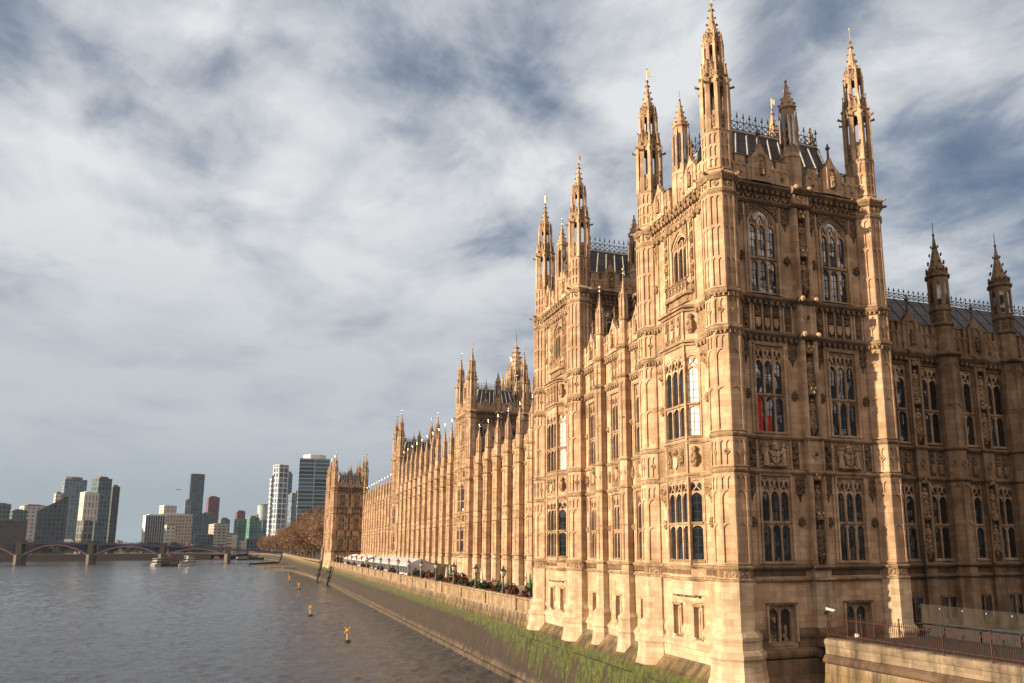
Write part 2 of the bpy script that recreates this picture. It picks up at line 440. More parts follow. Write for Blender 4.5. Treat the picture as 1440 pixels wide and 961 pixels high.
def panel_face(mb, hw, z0, z1, kind, lod):
    """blind tracery on one face of a turret: the face's frame has u across it and w outwards"""
    d = .085
    mb.box(-hw-.03, -hw+.075, -.02, d, z0, z1); mb.box(hw-.075, hw+.03, -.02, d, z0, z1)
    i = hw-.075
    if kind == 'plain':
        mb.box(-i, i, -.02, d, z1-.10, z1); mb.box(-i, i, -.02, d, z0, z0+.10)
        if lod:
            zt = z0+(z1-z0)*.45
            mb.arch(-i, i, zt-.30, zt-.06, zt, 0, d*.8, 3, ST)
            mb.box(-.03, .03, -.02, d*.8, z1-.95, z1-.1)
            mb.arch(-i, -.03, z1-.42, z1-.2, z1-.1, 0, d*.8, 3); mb.arch(.03, i, z1-.42, z1-.2, z1-.1, 0, d*.8, 3)
            mb.arch(-i, i, z1-1.45, z1-1.02, z1-.95, 0, d*.8, 4)
    elif kind == 'two':
        mb.box(-.035, .035, -.02, d*.9, z0, z1)
        mb.box(-i, i, -.02, d, z1-.10, z1); mb.box(-i, i, -.02, d, z0, z0+.10)
        if lod:
            for t in (1/3, 2/3, 1):
                zt = z0+(z1-z0)*t
                for a, b in ((-i, -.035), (.035, i)):
                    mb.arch(a, b, zt-.36, zt-.14, zt-.10 if t == 1 else zt, 0, d*.8, 3)
    elif kind == 'dia':
        mb.box(-i, i, -.02, d, z1-.10, z1); mb.box(-i, i, -.02, d, z0, z0+.10)
        zc = (z0+z1)/2; h = (z1-z0)
        mb.diamond(0, zc, i*.62, i*.66, -.02, d, .32)
        if lod:
            mb.blob(0, .06, zc, .09, .09, 4, CA)
            if h > 1.4:
                mb.box(-.03, .03, -.02, d*.8, zc+i*.62, z1-.1); mb.box(-.03, .03, -.02, d*.8, z0+.1, zc-i*.62)
                for a, b in ((-i, -.03), (.03, i)): mb.arch(a, b, z1-.42, z1-.2, z1-.1, 0, d*.8, 3)

def turret_mesh(name, lv, R=1.13, lod=1, foot=True):
    """octagonal corner turret with its open lantern and crocketed spire; lv holds the string levels"""
    mb = MB(); s2, s1, b2, b1, a2, a1, c2, c1 = lv['s']
    core = R*.925; ap = core*math.cos(PI/8); hw = core*math.sin(PI/8)
    mb.ring([(core, 4.0), (core, c1)], m=ST)
    Ru = R*.86; cu = Ru*.93; up = c1
    mb.ring([(cu, up), (cu, up+3.15)], m=ST)
    faces = range(8)
    for k in faces:
        th = 45*k
        def fr(a): mb.frame(a*math.cos(rad(th)), a*math.sin(rad(th)), th+90)
        fr(ap); mb.m = ST
        panel_face(mb, hw, s1+.18, b2-.22, 'plain', lod)
        panel_face(mb, hw, b2+.15, b1-.22, 'dia', lod)
        panel_face(mb, hw, b1+.15, a2-.35, 'plain', lod)
        panel_face(mb, hw, a2+.15, a1-.35, 'dia', lod)
        z = a1+.15
        for zz in lv.get('extra', []):
            panel_face(mb, hw, z, zz-.2, 'two', lod); z = zz+.12
        panel_face(mb, hw, z, c2-.2, 'two', lod)
        panel_face(mb, hw, c2+.12, c1-.22, 'dia', lod)
        mb.box(-hw*.8, hw*.8, 0, .05, s2+.16, s1-.16, BK if False else CA)
        # above the cornice
        hu = cu*math.sin(PI/8); fr(cu*math.cos(PI/8)); panel_face(mb, hu, up+.45, up+3.0, 'two', lod)
        fr(Ru*.80*math.cos(PI/8)); h2 = Ru*.80*math.sin(PI/8)
        z0 = up+3.2
        mb.box(-h2, h2, -.14, 0, z0, z0+1.35); mb.box(-h2*.6, h2*.6, 0, .06, z0+.25, z0+1.0, CA)
        mb.arch(-h2, h2, z0+2.75, z0+3.35, z0+3.75, -.14, 0, 4)
        mb.prism([(-h2*1.05, z0+3.6), (h2*1.05, z0+3.6), (0, z0+4.75)], -.10, .08, CA)
        if lod:
            for t in (.25, .6, .95):
                for sg in (-1, 1): mb.blob(sg*h2*1.05*(1-t), 0, z0+3.6+1.15*t+.06, .085, .1, 4, CA)
        # second stage
        q = Ru*.60; fr(q*math.cos(PI/8)); h3 = q*math.sin(PI/8); z3 = z0+4.15
        mb.box(-h3, h3, -.10, 0, z3, z3+.55)
        mb.arch(-h3, h3, z3+1.65, z3+2.0, z3+2.2, -.10, 0, 3)
        mb.prism([(-h3*1.1, z3+2.1), (h3*1.1, z3+2.1), (0, z3+2.95)], -.08, .06, CA)
    mb.frame(); mb.m = ST
    z0 = up+3.2; z3 = z0+4.15
    for k in range(8):
        a = rad(22.5+45*k); c, s = math.cos(a), math.sin(a)
        r = Ru*.84
        mb.ring([(.19, z0-.1), (.19, z0+3.6), (.13, z0+3.7), (.12, z0+4.0), (.02, z0+5.0)], 4, 22.5+45*k, r*c, -r*s if False else r*s, ST)
        mb.tube((r*c, r*s, z0+3.2), (r*c*1.45, r*s*1.45, z0+3.32), .09, .07, 5, CA); mb.blob(r*c*1.5, r*s*1.5, z0+3.34, .10, .11, 5, CA)
        mb.blob(r*c*1.14, r*s*1.14, z0+3.85, .13, .16, 4, CA); mb.blob(r*c*.85, r*s*.85, z0+4.45, .11, .14, 4, CA); mb.blob(r*c, r*s, z0+5.0, .07, .09, 4, CA)
        r = Ru*.62
        mb.ring([(.13, z3), (.13, z3+2.2), (.01, z3+3.2)], 4, 22.5+45*k, r*c, r*s, ST)
        if lod: mb.blob(r*c*1.12, r*s*1.12, z3+2.2, .085, .09, 4, CA)
        if lod: mb.tube((R*.95*c, -R*.95*s, c1-.05), (R*1.42*c, -R*1.42*s, c1+.05), .13, .09, 5, CA)
    sp0 = z3+2.3; sp1 = lv['tip']-1.0
    q = Ru*.60
    mb.ring([(q, sp0), (q*.98, sp0+.12), (q*.55, sp0+(sp1-sp0)*.36), (q*.24, sp0+(sp1-sp0)*.7), (.045, sp1)], m=ST)
    h = (sp1-sp0)
    crockets(mb, q, sp0+.1, q*.52, sp0+h*.38, 8, 3, .10)
    crockets(mb, q*.5, sp0+h*.42, .05, sp1-.15, 4, 3, .10)
    mb.blob(0, 0, sp1-.42, .17, .10, 8, CA); mb.blob(0, 0, sp1-.02, .12, .14, 6, CA)
    # strings
    def st(z, r, b=.17, h=.26, m=TR):
        mb.ring([(r-.02, z-h), (r+b*.4, z-h), (r+b, z-h*.3), (r+b, z+.02), (r-.02, z+h*.6)], m=m, cap=False)
    for z in (s2, s1): st(z, R*.97, .14, .16)
    for z in (b2, b1): st(z, R*.95, .13, .18)
    for z in (a2, a1):
        st(z, R*.95, .22, .28)
        for k in range(8):
            th = 45*k; mb.frame(ap*math.cos(rad(th)), ap*math.sin(rad(th)), th+90)
            for q_ in (-.26, 0, .26): mb.box(q_-.075, q_+.075, 0, .21, z-.44, z-.22, CA)
        mb.frame()
    for z in lv.get('extra', []): st(z, R*.95, .12, .16)
    st(c2, R*.95, .17, .22); st(c1, R*.95, .30, .34)
    mb.ring([(R*1.12, c1+.05), (cu, c1+.45)], m=ST, cap=False)
    st(up+3.1, cu, .12, .2)
    # foot
    r = R*1.06
    mb.ring([(r, 7.68), (r, s2-.1)], m=BA)
    if foot:
        mb.ring([(r+.20, 6.73), (r+.20, 7.35), (r+.26, 7.5), (r+.26, 7.66), (r+.02, 7.95)], m=BA)
        mb.ring([(r+.38, 5.1), (r+.36, 5.6), (r+.36, 6.35), (r+.46, 6.5), (r+.46, 6.7), (r+.2, 6.95)], m=BA)
        mb.ring([(r+.60, 5.0), (r+.47, 5.35), (r+.37, 6.0), (r+.34, 6.4)], m=BA); mb.ring([(r+.98, 2.0), (r+.80, 4.5), (r+.62, 4.995)], m=WD)
    else:
        mb.ring([(r+.22, 6.0), (r+.22, 7.5), (r+.02, 7.8)], m=BA)
    return mb.mesh(name, SM)

def vane_mesh(z, h=1.25, k=1.):
    mb = MB()
    mb.tube((0, 0, z-.3), (0, 0, z+h), .045*k, .035*k, 6, 0)
    mb.blob(0, 0, z+.12, .11*k, .10*k, 6, 0); mb.blob(0, 0, z+h*.95, .07*k, .09*k, 6, 0)
    mb.frame(0, 0, 35)
    mb.prism([(.03, z+h*.48), (.42*k, z+h*.55), (.36*k, z+h*.68), (.44*k, z+h*.84), (.03, z+h*.9)], -.02, .02, 0)
    return mb.mesh('vane', ['gold'])

# ---- windows: origin at the middle of the sill, in the wall's face plane
def window_mesh(name, Wd, H, n, zt, head='square', spring=None, lod=1, glass='glass', top_stone=0):
    mb = MB(); hw = Wd/2; mw = .09; D0, D1 = -.26, -.03
    mats = ['stone', 'carved', 'trim', glass, 'lead']
    mb.poly([(-hw, -.17, 0), (hw, -.17, 0), (hw, -.17, H), (-hw, -.17, H)], 3)
    fr = .06
    mb.box(-hw, -hw+fr, D0, D1, 0, H, 0); mb.box(hw-fr, hw, D0, D1, 0, H, 0)
    mb.prof(-hw, hw, [(-.4, 0), (.10, -.02), (.10, .04), (-.1, .16), (-.4, .16)], 2)
    i0, i1 = -hw+fr, hw-fr; lw = (i1-i0-mw*(n-1))/n
    lights = [(i0+k*(lw+mw), i0+k*(lw+mw)+lw) for k in range(n)]
    top = spring if head == 'arch' else H-.08
    zm = (spring+.05) if head == 'arch' else H-.95
    for k in range(n-1): mb.box(lights[k][1], lights[k+1][0], D0, D1, .1, (spring+.5 if head == 'arch' else H-.08), 0)
    if zt: 
        mb.prof(i0, i1, [(D0, zt-.07), (D1+.06, zt-.09), (D1+.06, zt+.05), (D0, zt+.09)], 2)
    for a, b in lights:
        if zt: mb.arch(a, b, zt-.42, zt-.16, zt-.06, -.20, -.08, 3, 0)
        mb.arch(a, b, zm-.36, zm+.05, zm+.12, -.22, -.08, 4, 0)
        if head != 'arch':
            c = (a+b)/2
            mb.tube((a+.03, -.14, zm+.05), (c, -.14, zm+.42), .045, .045, 4, 0); mb.tube((b-.03, -.14, zm+.05), (c, -.14, zm+.42), .045, .045, 4, 0)
            mb.box(c-.04, c+.04, -.2, -.08, zm+.35, H-.08, 0)
            for p, q in ((a, c-.04), (c+.04, b)): mb.arch(p, q, H-.55, H-.30, H-.2, -.2, -.08, 3, 0)
            mb.arch(a, b, H-.42, H-.12, H-.06, -.12, -.03, 4, 0)
        if lod and glass in ('glass', 'blind'):
            mb.box((a+b)/2-.014, (a+b)/2+.014, -.168, -.15, .1, zm+.1, 4)
            z = .5
            while z < zm:
                mb.box(a, b, -.168, -.148, z-.013, z+.013, 4); z += .52
    mb.box(-hw, hw, D0, D1, H-.08, H, 0)
    if head == 'arch':
        mb.arch(-hw, hw, spring, H-.03, H+.02, -.32, -.015, 7, 0)
        mb.arch(-hw+.1, hw-.1, spring, H-.16, H-.02, -.25, -.10, 7, 0)
        # tracery bars in the head
        w = -.15
        for k in range(n-1):
            c = (lights[k][1]+lights[k+1][0])/2
            for sg in (-1, 1):
                p = [(c, spring+.1), (c+sg*.18, spring+.55), (c+sg*.30, H-.45)]
                for q0, q1 in zip(p, p[1:]): mb.tube((q0[0], w, q0[1]), (q1[0], w, q1[1]), .05, .05, 4, 0)
        for a, b in lights:
            c = (a+b)/2; mb.tube((c, w, spring+.1), (c, w, spring+.5), .04, .04, 4, 0)
        mb.ring([(0, 0)], 3) if False else None
    return mb.mesh(name, mats)

# ---- carved figures
def statue_mesh(h=1.75):
    mb = MB(); k = h/1.75
    mb.ring([(.05, -.55), (.20*k, -.25), (.30*k, -.08), (.30*k, 0)], 6, m=1)
    mb.ring([(.25*k, 0), (.24*k, .3*k), (.18*k, .8*k), (.24*k, 1.25*k), (.23*k, 1.38*k), (.08*k, 1.48*k)], 7, 10, m=0, sy=.75)
    mb.blob(0, .03, 1.60*k, .115*k, .15*k, 7, 0)
    mb.tube((-.19*k, .04, 1.33*k), (-.22*k, .10, 1.02*k), .06*k, .05*k, 5, 0); mb.tube((-.22*k, .10, 1.02*k), (-.03, .19, 1.05*k), .05*k, .04*k, 5, 0)
    mb.tube((.19*k, .04, 1.33*k), (.22*k, .09, 1.0*k), .06*k, .05*k, 5, 0); mb.tube((.22*k, .09, 1.0*k), (.14*k, .18, .88*k), .05*k, .04*k, 5, 0)
    mb.tube((.16*k, .19, .15*k), (.13*k, .19, 1.15*k), .022, .022, 4, 0)
    for f in (-.08, .02, .1): mb.tube((f*k, .18*k, .02), (f*.6*k, .14*k, .85*k), .035*k, .03*k, 4, 0)
    z = 2.0*k                                # canopy over the head
    mb.ring([(.30*k, z), (.34*k, z+.1), (.30*k, z+.35), (.16*k, z+.6), (.03, z+1.15*k)], 6, m=1)
    for a in range(6): mb.blob(.32*k*math.cos(a*PI/3), .32*k*math.sin(a*PI/3), z+.38, .07, .12, 4, 1)
    return mb.mesh('statue', ['carved', 'carved'])

def arms_mesh():
    """shield under a crown between two winged supporters on a scroll"""
    mb = MB(); w = .05
    mb.box(-1.02, 1.02, -.06, .0, 0, 1.75, 1)
    mb.prism([(-.30, 1.05), (.30, 1.05), (.30, .55), (.22, .36), (0, .22), (-.22, .36), (-.30, .55)], 0, .20, 0)
    mb.box(-.02, .02, .2, .23, .3, 1.0, 1); mb.box(-.28, .28, .2, .23, .66, .70, 1)
    mb.ring([(.22, 1.08), (.24, 1.22), (.20, 1.3)], 8, cu=0, cw=.12, m=0)
    for a in (-.2, -.1, 0, .1, .2): mb.blob(a, .2, 1.34, .055, .08, 4, 1)
    mb.ring([(.19, 1.3), (.2, 1.42), (.1, 1.55), (.03, 1.58)], 8, cu=0, cw=.1, m=0); mb.blob(0, .1, 1.64, .05, .08, 4, 0)
    for s in (-1, 1):
        mb.ring([(.22, .12), (.19, .5), (.13, .85), (.17, 1.1), (.07, 1.2)], 7, cu=s*.62, cw=.10, m=0, sy=.8)
        mb.blob(s*.60, .14, 1.32, .09, .115, 6, 0)
        mb.tube((s*.55, .18, 1.1), (s*.33, .24, .86), .06, .05, 5, 0)
        mb.prism([(s*.70, 1.15), (s*.95, 1.45), (s*.93, 1.0), (s*.86, .6), (s*.74, .5)], 0, .12, 1)
        mb.blob(s*.28, .16, .16, .15, .13, 6, 0); mb.blob(s*.50, .12, .10, .10, .1, 6, 0)
    mb.tube((-.5, .15, .12), (.5, .15, .12), .09, .09, 6, 1)
    return mb.mesh('coat_of_arms', ['stone', 'carved'])

def crown_panel(mb, u, z0, z1, w, hw):
    mb.box(u-hw, u+hw, w-.10, w-.02, z0, z1, CA)
    c = z1-.55
    mb.ring([(hw*.62, c-.22), (hw*.70, c), (hw*.55, c+.12)], 7, cu=u, cw=w-.02, m=CA, sy=.6)
    mb.blob(u, w, c+.26, hw*.4, .16, 6, CA)
    mb.prism([(u-hw*.6, c-.35), (u+hw*.6, c-.35), (u+hw*.55, c-.75), (u, c-1.0), (u-hw*.55, c-.75)], w-.06, w+.07, ST)
    for s in (-1, 1): mb.blob(u+s*hw*.5, w-.02, z0+.22, .11, .12, 5, CA)
    mb.blob(u, w-.02, z0+.12, .1, .1, 5, CA)

def tassel_panel(mb, u0, u1, z0, z1, w, lod=1, boss=None):
    """blind panel: plain below, carved foliage hanging from its head, and a foliage boss on its rib"""
    mb.box(u0, u0+.07, w-.02, w+.08, z0, z1, ST); mb.box(u1-.07, u1, w-.02, w+.08, z0, z1, ST)
    c = (u0+u1)/2; h = (u1-u0)/2-.08
    mb.box(u0+.07, u1-.07, w-.02, w+.06, z1-.95, z1-.06, CA)
    if lod:
        mb.prism([(c-h, z1-.95), (c+h, z1-.95), (c+h*.3, z1-1.25), (c, z1-1.6), (c-h*.3, z1-1.25)], w-.02, w+.05, CA)
        for i in range(3): mb.blob(c+(i-1)*h*.6, w+.05, z1-.5-.12*(i % 2), h*.33, .2, 5, CA)
        mb.blob(c, w+.04, z1-1.1, h*.35, .2, 5, CA)
        if boss:
            mb.box(u0+.07, u1-.07, w-.02, w+.05, boss-.06, boss+.06, ST)
            for a, b in ((0, 0), (-.13, .08), (.13, .08), (-.12, -.1), (.12, -.1), (0, .2), (0, -.22)): mb.blob(c+a, w+.09, boss+b, .12, .12, 5, CA)

def parapet(mb, u0, u1, z0, zt, w, gables=(), lod=1, m=ST):
    th = .28
    mb.box(u0, u1, w-th, w, z0, zt-.62, m)
    n = max(2, round((u1-u0)/1.0)); s = (u1-u0)/n
    for i in range(n):
        a = u0+i*s
        mb.box(a+s*.14, a+s*.86, w-th, w-.003, zt-.62, zt, m); mb.prof(a+s*.09, a+s*.91, [(w-th-.05, zt), (w+.06, zt), (w-.1, zt+.13), (w-th+.1, zt+.13)], TR)
        if lod:
            mb.box(a-.035, a+.035, w-.02, w+.07, z0, zt-.62, m)
            mb.box(a+s*.5-.03, a+s*.5+.03, w-.02, w+.06, z0+.2, zt-.1, m)
            mb.arch(a+.035, a+s*.5-.03, zt-.95, zt-.72, zt-.62, w-.01, w+.05, 3, m); mb.arch(a+s*.5+.03, a+s-.035, zt-.95, zt-.72, zt-.62, w-.01, w+.05, 3, m)
            mb.blob(a+s*.5, w+.03, z0+.42, .13, .12, 5, CA)
    for g in gables:
        mb.prism([(g-.75, z0), (g+.75, z0), (g+.75, zt-.05), (g+.22, zt+.55), (g, zt+1.0), (g-.22, zt+.55), (g-.75, zt-.05)], w-th-.02, w+.10, m)
        mb.arch(g-.32, g+.32, zt-.35, zt+.15, zt+.2, w+.10, w+.17, 4, CA)
        mb.box(g-.40, g-.32, w+.1, w+.17, z0+.3, zt+.2, m); mb.box(g+.32, g+.40, w+.1, w+.17, z0+.3, zt+.2, m)
        mb.ring([(.2, z0+.4), (.17, z0+.9), (.2, z0+1.15), (.06, z0+1.3)], 6, cu=g, cw=w+.14, m=CA); mb.blob(g, w+.16, z0+1.42, .1, .12, 5, CA)
        mb.tube((g, w-.1, zt+.9), (g, w-.1, zt+1.7), .09, .06, 6, CA); mb.blob(g, w-.1, zt+1.75, .17, .15, 6, BK); mb.blob(g, w-.1, zt+1.98, .08, .1, 5, BK)
        for t in (.3, .7):
            for sg in (-1, 1): mb.blob(g+sg*(.75-.5*t), w-.08, zt+.55*t+.08, .1, .1, 4, CA)

def diamonds_row(mb, u0, u1, z0, z1, w, step=.62):
    n = max(1, int((u1-u0)/step)); s = (u1-u0)/n; zc = (z0+z1)/2; r = min(s, z1-z0)*.42
    mb.box(u0, u1, w-.10, w-.04, z0, z1, CA)
    for i in range(n):
        c = u0+(i+.5)*s
        mb.diamond(c, zc, r, r, w-.06, w+.04, .34, ST); mb.blob(c, w-.02, zc, r*.32, r*.32, 4, ST)
    for i in range(n+1): mb.box(u0+i*s-.025, u0+i*s+.025, w-.06, w+.02, z0, z1, ST)

def slot_band(mb, u0, u1, z0, z1, w, m=BK):
    mb.box(u0, u1, w-.12, w-.05, z0, z1, m)
    n = max(1, int((u1-u0)/.16)); s = (u1-u0)/n
    for i in range(n): mb.box(u0+(i+.25)*s, u0+(i+.75)*s, w-.06, w, z0+.06, z1-.06, m)

def basement_opening(mb, u, z0, z1, hw, w, n=2):
    """hood mould, splayed jambs and the small lights of a basement window"""
    mb.box(u-hw-.12, u+hw+.12, w-.02, w+.14, z1, z1+.13, BK if n == 2 else TR)
    for s in (-1, 1): mb.box(u+s*(hw+.06)-.06, u+s*(hw+.06)+.06, w-.02, w+.11, z0+.1, z1, BA)
    mb.prof(u-hw, u+hw, [(w-.6, z0-.1), (w+.06, z0-.12), (w+.06, z0-.02), (w-.5, z0+.12)], TR)
    mb.poly([(u-hw, w-.42, z0), (u+hw, w-.42, z0), (u+hw, w-.42, z1), (u-hw, w-.42, z1)], GL)
    t = .10; mb.box(u-hw, u-hw+t*1.4, w-.5, w-.25, z0, z1, BA); mb.box(u+hw-t*1.4, u+hw, w-.5, w-.25, z0, z1, BA)
    mb.box(u-hw, u+hw, w-.5, w-.25, z1-.12, z1, BA)
    a, b = u-hw+t*1.4, u+hw-t*1.4
    if n == 2:
        mb.box(u-t*.6, u+t*.6, w-.5, w-.25, z0, z1-.1, BA)
        for p, q in ((a, u-t*.6), (u+t*.6, b)): mb.arch(p, q, z1-.55, z1-.22, z1-.1, -.45+w, w-.27, 4, BA)
    else:
        mb.prismz([(a-.02, w-.30), (a+.16, w-.40), (a-.02, w-.44)], z0, z1-.1, BA); mb.prismz([(b+.02, w-.30), (b-.16, w-.40), (b+.02, w-.44)], z0, z1-.1, BA)
        mb.arch(a+.12, b-.12, z1-.62, z1-.25, z1-.1, -.45+w, w-.34, 4, BA); mb.arch(a, b, z1-.35, z1-.12, z1-.1, -.4+w, w-.27, 4, BA)

# ---- one face of a tower, seen from the river walk or the bridge
def tower_north_face(mb, L, lv, lod=1, basement=True):
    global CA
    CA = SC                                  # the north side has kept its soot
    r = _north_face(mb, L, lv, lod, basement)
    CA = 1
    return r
def _north_face(mb, L, lv, lod, basement):
    s2, s1, b2, b1, a2, a1, c2, c1 = lv['s']; x = lv.get('sh', 0.)
    wins = (L*.25+.02, L*.75-.16); hw = 1.05
    holes = []
    for u in wins:
        holes += [(u-hw, u+hw, a1+.2, 34.1+x), (u-hw, u+hw, 19.45, 24.98), (u-hw, u+hw, 11.67, 16.88)]
        if basement: holes += [(u-.95, u+.95, 7.1, 9.3)]
    mb.walls(0, L, 4.0, c1, holes, -.5, 0, ST)
    e0, e1 = .85, L-.85; pc = L/2; ph = .62
    for u in wins:
        # moulded jambs
        for (za, zb) in ((a1+.2, 33.2+x), (19.45, 24.98), (11.67, 16.88)):
            for s in (-1, 1):
                mb.box(u+s*(hw+.06)-.06, u+s*(hw+.06)+.06, -.02, .12, za, zb, ST); mb.box(u+s*(hw+.21)-.05, u+s*(hw+.21)+.05, -.02, .07, za, zb+.1, ST)
        for zb in (24.98, 16.88): mb.box(u-hw-.12, u+hw+.12, -.02, .13, zb, zb+.12, TR); mb.box(u-hw-.26, u+hw+.26, -.02, .08, zb+.12, zb+.25, ST)
        mb.arch(u-hw-.14, u+hw+.14, 33.0+x, 34.22+x, 34.42+x, 0, .10, 7, CA)
        for s in (-1, 1):
            mb.box(u+s*1.0-.2, u+s*1.0+.2, 0, .05, 33.75+x, 34.3+x, CA)
        for (za, zb, bo) in ((a1+.25, c2-.25, 30.75+x), (b1+.2, a2-.45, 21.9), (s1+.2, b2-.25, 14.15)):
            lo, hi = u-hw-.28, u+hw+.28
            if u < pc: tassel_panel(mb, e0+.05, lo, za, zb, 0, lod, bo); tassel_panel(mb, hi, pc-ph-.02, za, zb, 0, lod, bo)
            else: tassel_panel(mb, pc+ph+.02, lo, za, zb, 0, lod, bo); tassel_panel(mb, hi, e1-.05, za, zb, 0, lod, bo)
        # bands between the storeys
        for i in (-1, 0, 1): crown_panel(mb, u+i*.66, a2+.2, a1-.45, .04, .29)
        for i in (-1.5, -.5, .5, 1.5): mb.box(u+i*.66-.04, u+i*.66+.04, -.02, .09, a2+.15, a1-.4, ST)
        for c in (u-1.55, u+1.55):
            mb.box(c-.26, c+.26, -.02, .05, a2+.25, a1-.5, CA); mb.blob(c, .05, a2+1.0, .2, .35, 5, CA); mb.blob(c, .05, a2+.55, .16, .2, 5, CA)
            mb.box(c-.26, c+.26, -.02, .06, b2+.22, b1-.28, CA)
            for q in range(4): mb.blob(c+(-.1 if q % 2 else .1), .06, b2+.45+.38*q, .15, .19, 5, CA)
            for s in (-1, 1):
                mb.box(c+s*.32-.05, c+s*.32+.05, -.02, .10, b2+.15, b1-.22, ST); mb.box(c+s*.32-.05, c+s*.32+.05, -.02, .10, a2+.15, a1-.4, ST)
        slot_band(mb, u-1.9, u+1.9, s2+.16, s1-.16, .06)
        if basement: basement_opening(mb, u, 7.1, 9.3, .95, .02, 2)
    diamonds_row(mb, e0, pc-ph, c2+.12, c1-.3, .05); diamonds_row(mb, pc+ph, e1, c2+.12, c1-.3, .05)
    # middle pier with two tiers of figures to each storey
    for z0, z1 in ((a1, c2), (b1, a2), (s1, b2)):
        mb.box(pc-ph, pc-ph+.30, -.02, .40, z0, z1, ST); mb.box(pc+ph-.30, pc+ph, -.02, .40, z0, z1, ST)
        for s in (-1, 1): mb.box(pc+s*(ph-.15)-.06, pc+s*(ph-.15)+.06, .4, .45, z0+.2, z1-.3, ST)
        mb.box(pc-ph+.30, pc+ph-.30, -.02, .06, z0, z1, CA)
        mb.box(pc-ph+.30, pc+ph-.30, .06, .36, z1-.35, z1, CA)
    for z0, z1 in ((c2, c1), (a2, a1), (b2, b1)):
        mb.box(pc-ph, pc+ph, -.02, .40, z0, z1, ST)
        mb.diamond(pc, (z0+z1)/2, .28, .30, .40, .47, .3, ST); mb.blob(pc, .42, (z0+z1)/2, .09, .1, 4, CA)
        for s in (-1, 1): mb.box(pc+s*.52-.06, pc+s*.52+.06, .4, .46, z0, z1, ST)
    if basement or True:
        mb.box(pc-ph*.95, pc+ph*.95, -.02, .38, 6.9, s1, BA)
        mb.box(e0, pc-ph*.95, -.4, .006, 9.35, s2-.1, BA) if False else None
    for z, b, h, m, d in ((c1, .34, .36, BK, .42), (c2, .2, .22, BK, 0), (a1, .26, .28, BK, .40), (a2, .26, .28, BK, .40), (b1, .16, .18, TR, 0), (b2, .16, .18, TR, 0), (s1, .22, .2, BK, 0), (s2, .16, .16, TR, 0)):
        string_course(mb, e0, pc-ph-.0, z, .05, b, h, m, d); string_course(mb, pc+ph, e1, z, .05, b, h, m, d)
        string_course(mb, pc-ph-.12, pc+ph+.12, z, .40, b, h, m, 0)
    for z in (c1, a1, a2):                   # pale grotesques on the pier
        for s in (-1, 1): mb.blob(pc+s*(ph-.1), .40+.30, z+.02, .17, .19, 6, ST); mb.tube((pc+s*(ph-.1), .3, z-.1), (pc+s*(ph-.1), .7, z), .12, .12, 5, ST)
    # plinth
    for a, b, w in ((e0, pc-ph, 0), (pc-ph, pc+ph, .38), (pc+ph, e1, 0)):
        mb.prof(a, b, [(w-.3, 6.73), (w+.18, 6.73), (w+.18, 7.35), (w+.26, 7.5), (w+.26, 7.66), (w, 7.95), (w-.3, 7.95)], BK) if not basement else None
    if basement:
        for a, b, w in ((e0, wins[0]-1.08, 0), (wins[0]+1.08, pc-ph, 0), (pc-ph, pc+ph, .38), (pc+ph, wins[1]-1.08, 0), (wins[1]+1.08, e1, 0)):
            mb.prof(a, b, [(w-.3, 6.73), (w+.12, 6.73), (w+.12, 7.3), (w+.22, 7.5), (w+.22, 7.66), (w, 7.95), (w-.3, 7.95)], BK)
        mb.prof(e0, pc-ph, [(-.3, 6.2), (.34, 6.35), (.40, 6.5), (.40, 6.66), (.1, 6.85), (-.3, 6.85)], BK)
        mb.prof(pc-ph-.1, pc+ph+.1, [(-.3, 6.2), (.66, 6.35), (.72, 6.5), (.72, 6.66), (.4, 6.85), (-.3, 6.85)], BK)
        mb.prof(pc+ph, e1, [(-.3, 6.2), (.34, 6.35), (.40, 6.5), (.40, 6.66), (.1, 6.85), (-.3, 6.85)], BK)
        mb.prof(.3, L-.3, [(-.3, 2.0), (1.5, 2.0), (1.45, 4.55), (1.0, 4.62), (.95, 4.85), (.35, 5.35), (.3, 6.25), (-.3, 6.25)], BK)
        for u in (pc, pc+.9): mb.prof(u-.4, u+.4, [(0, 4.3), (1.35, 4.3), (1.3, 4.9), (.85, 5.4), (.8, 6.3), (0, 6.4)], BK)
    return wins

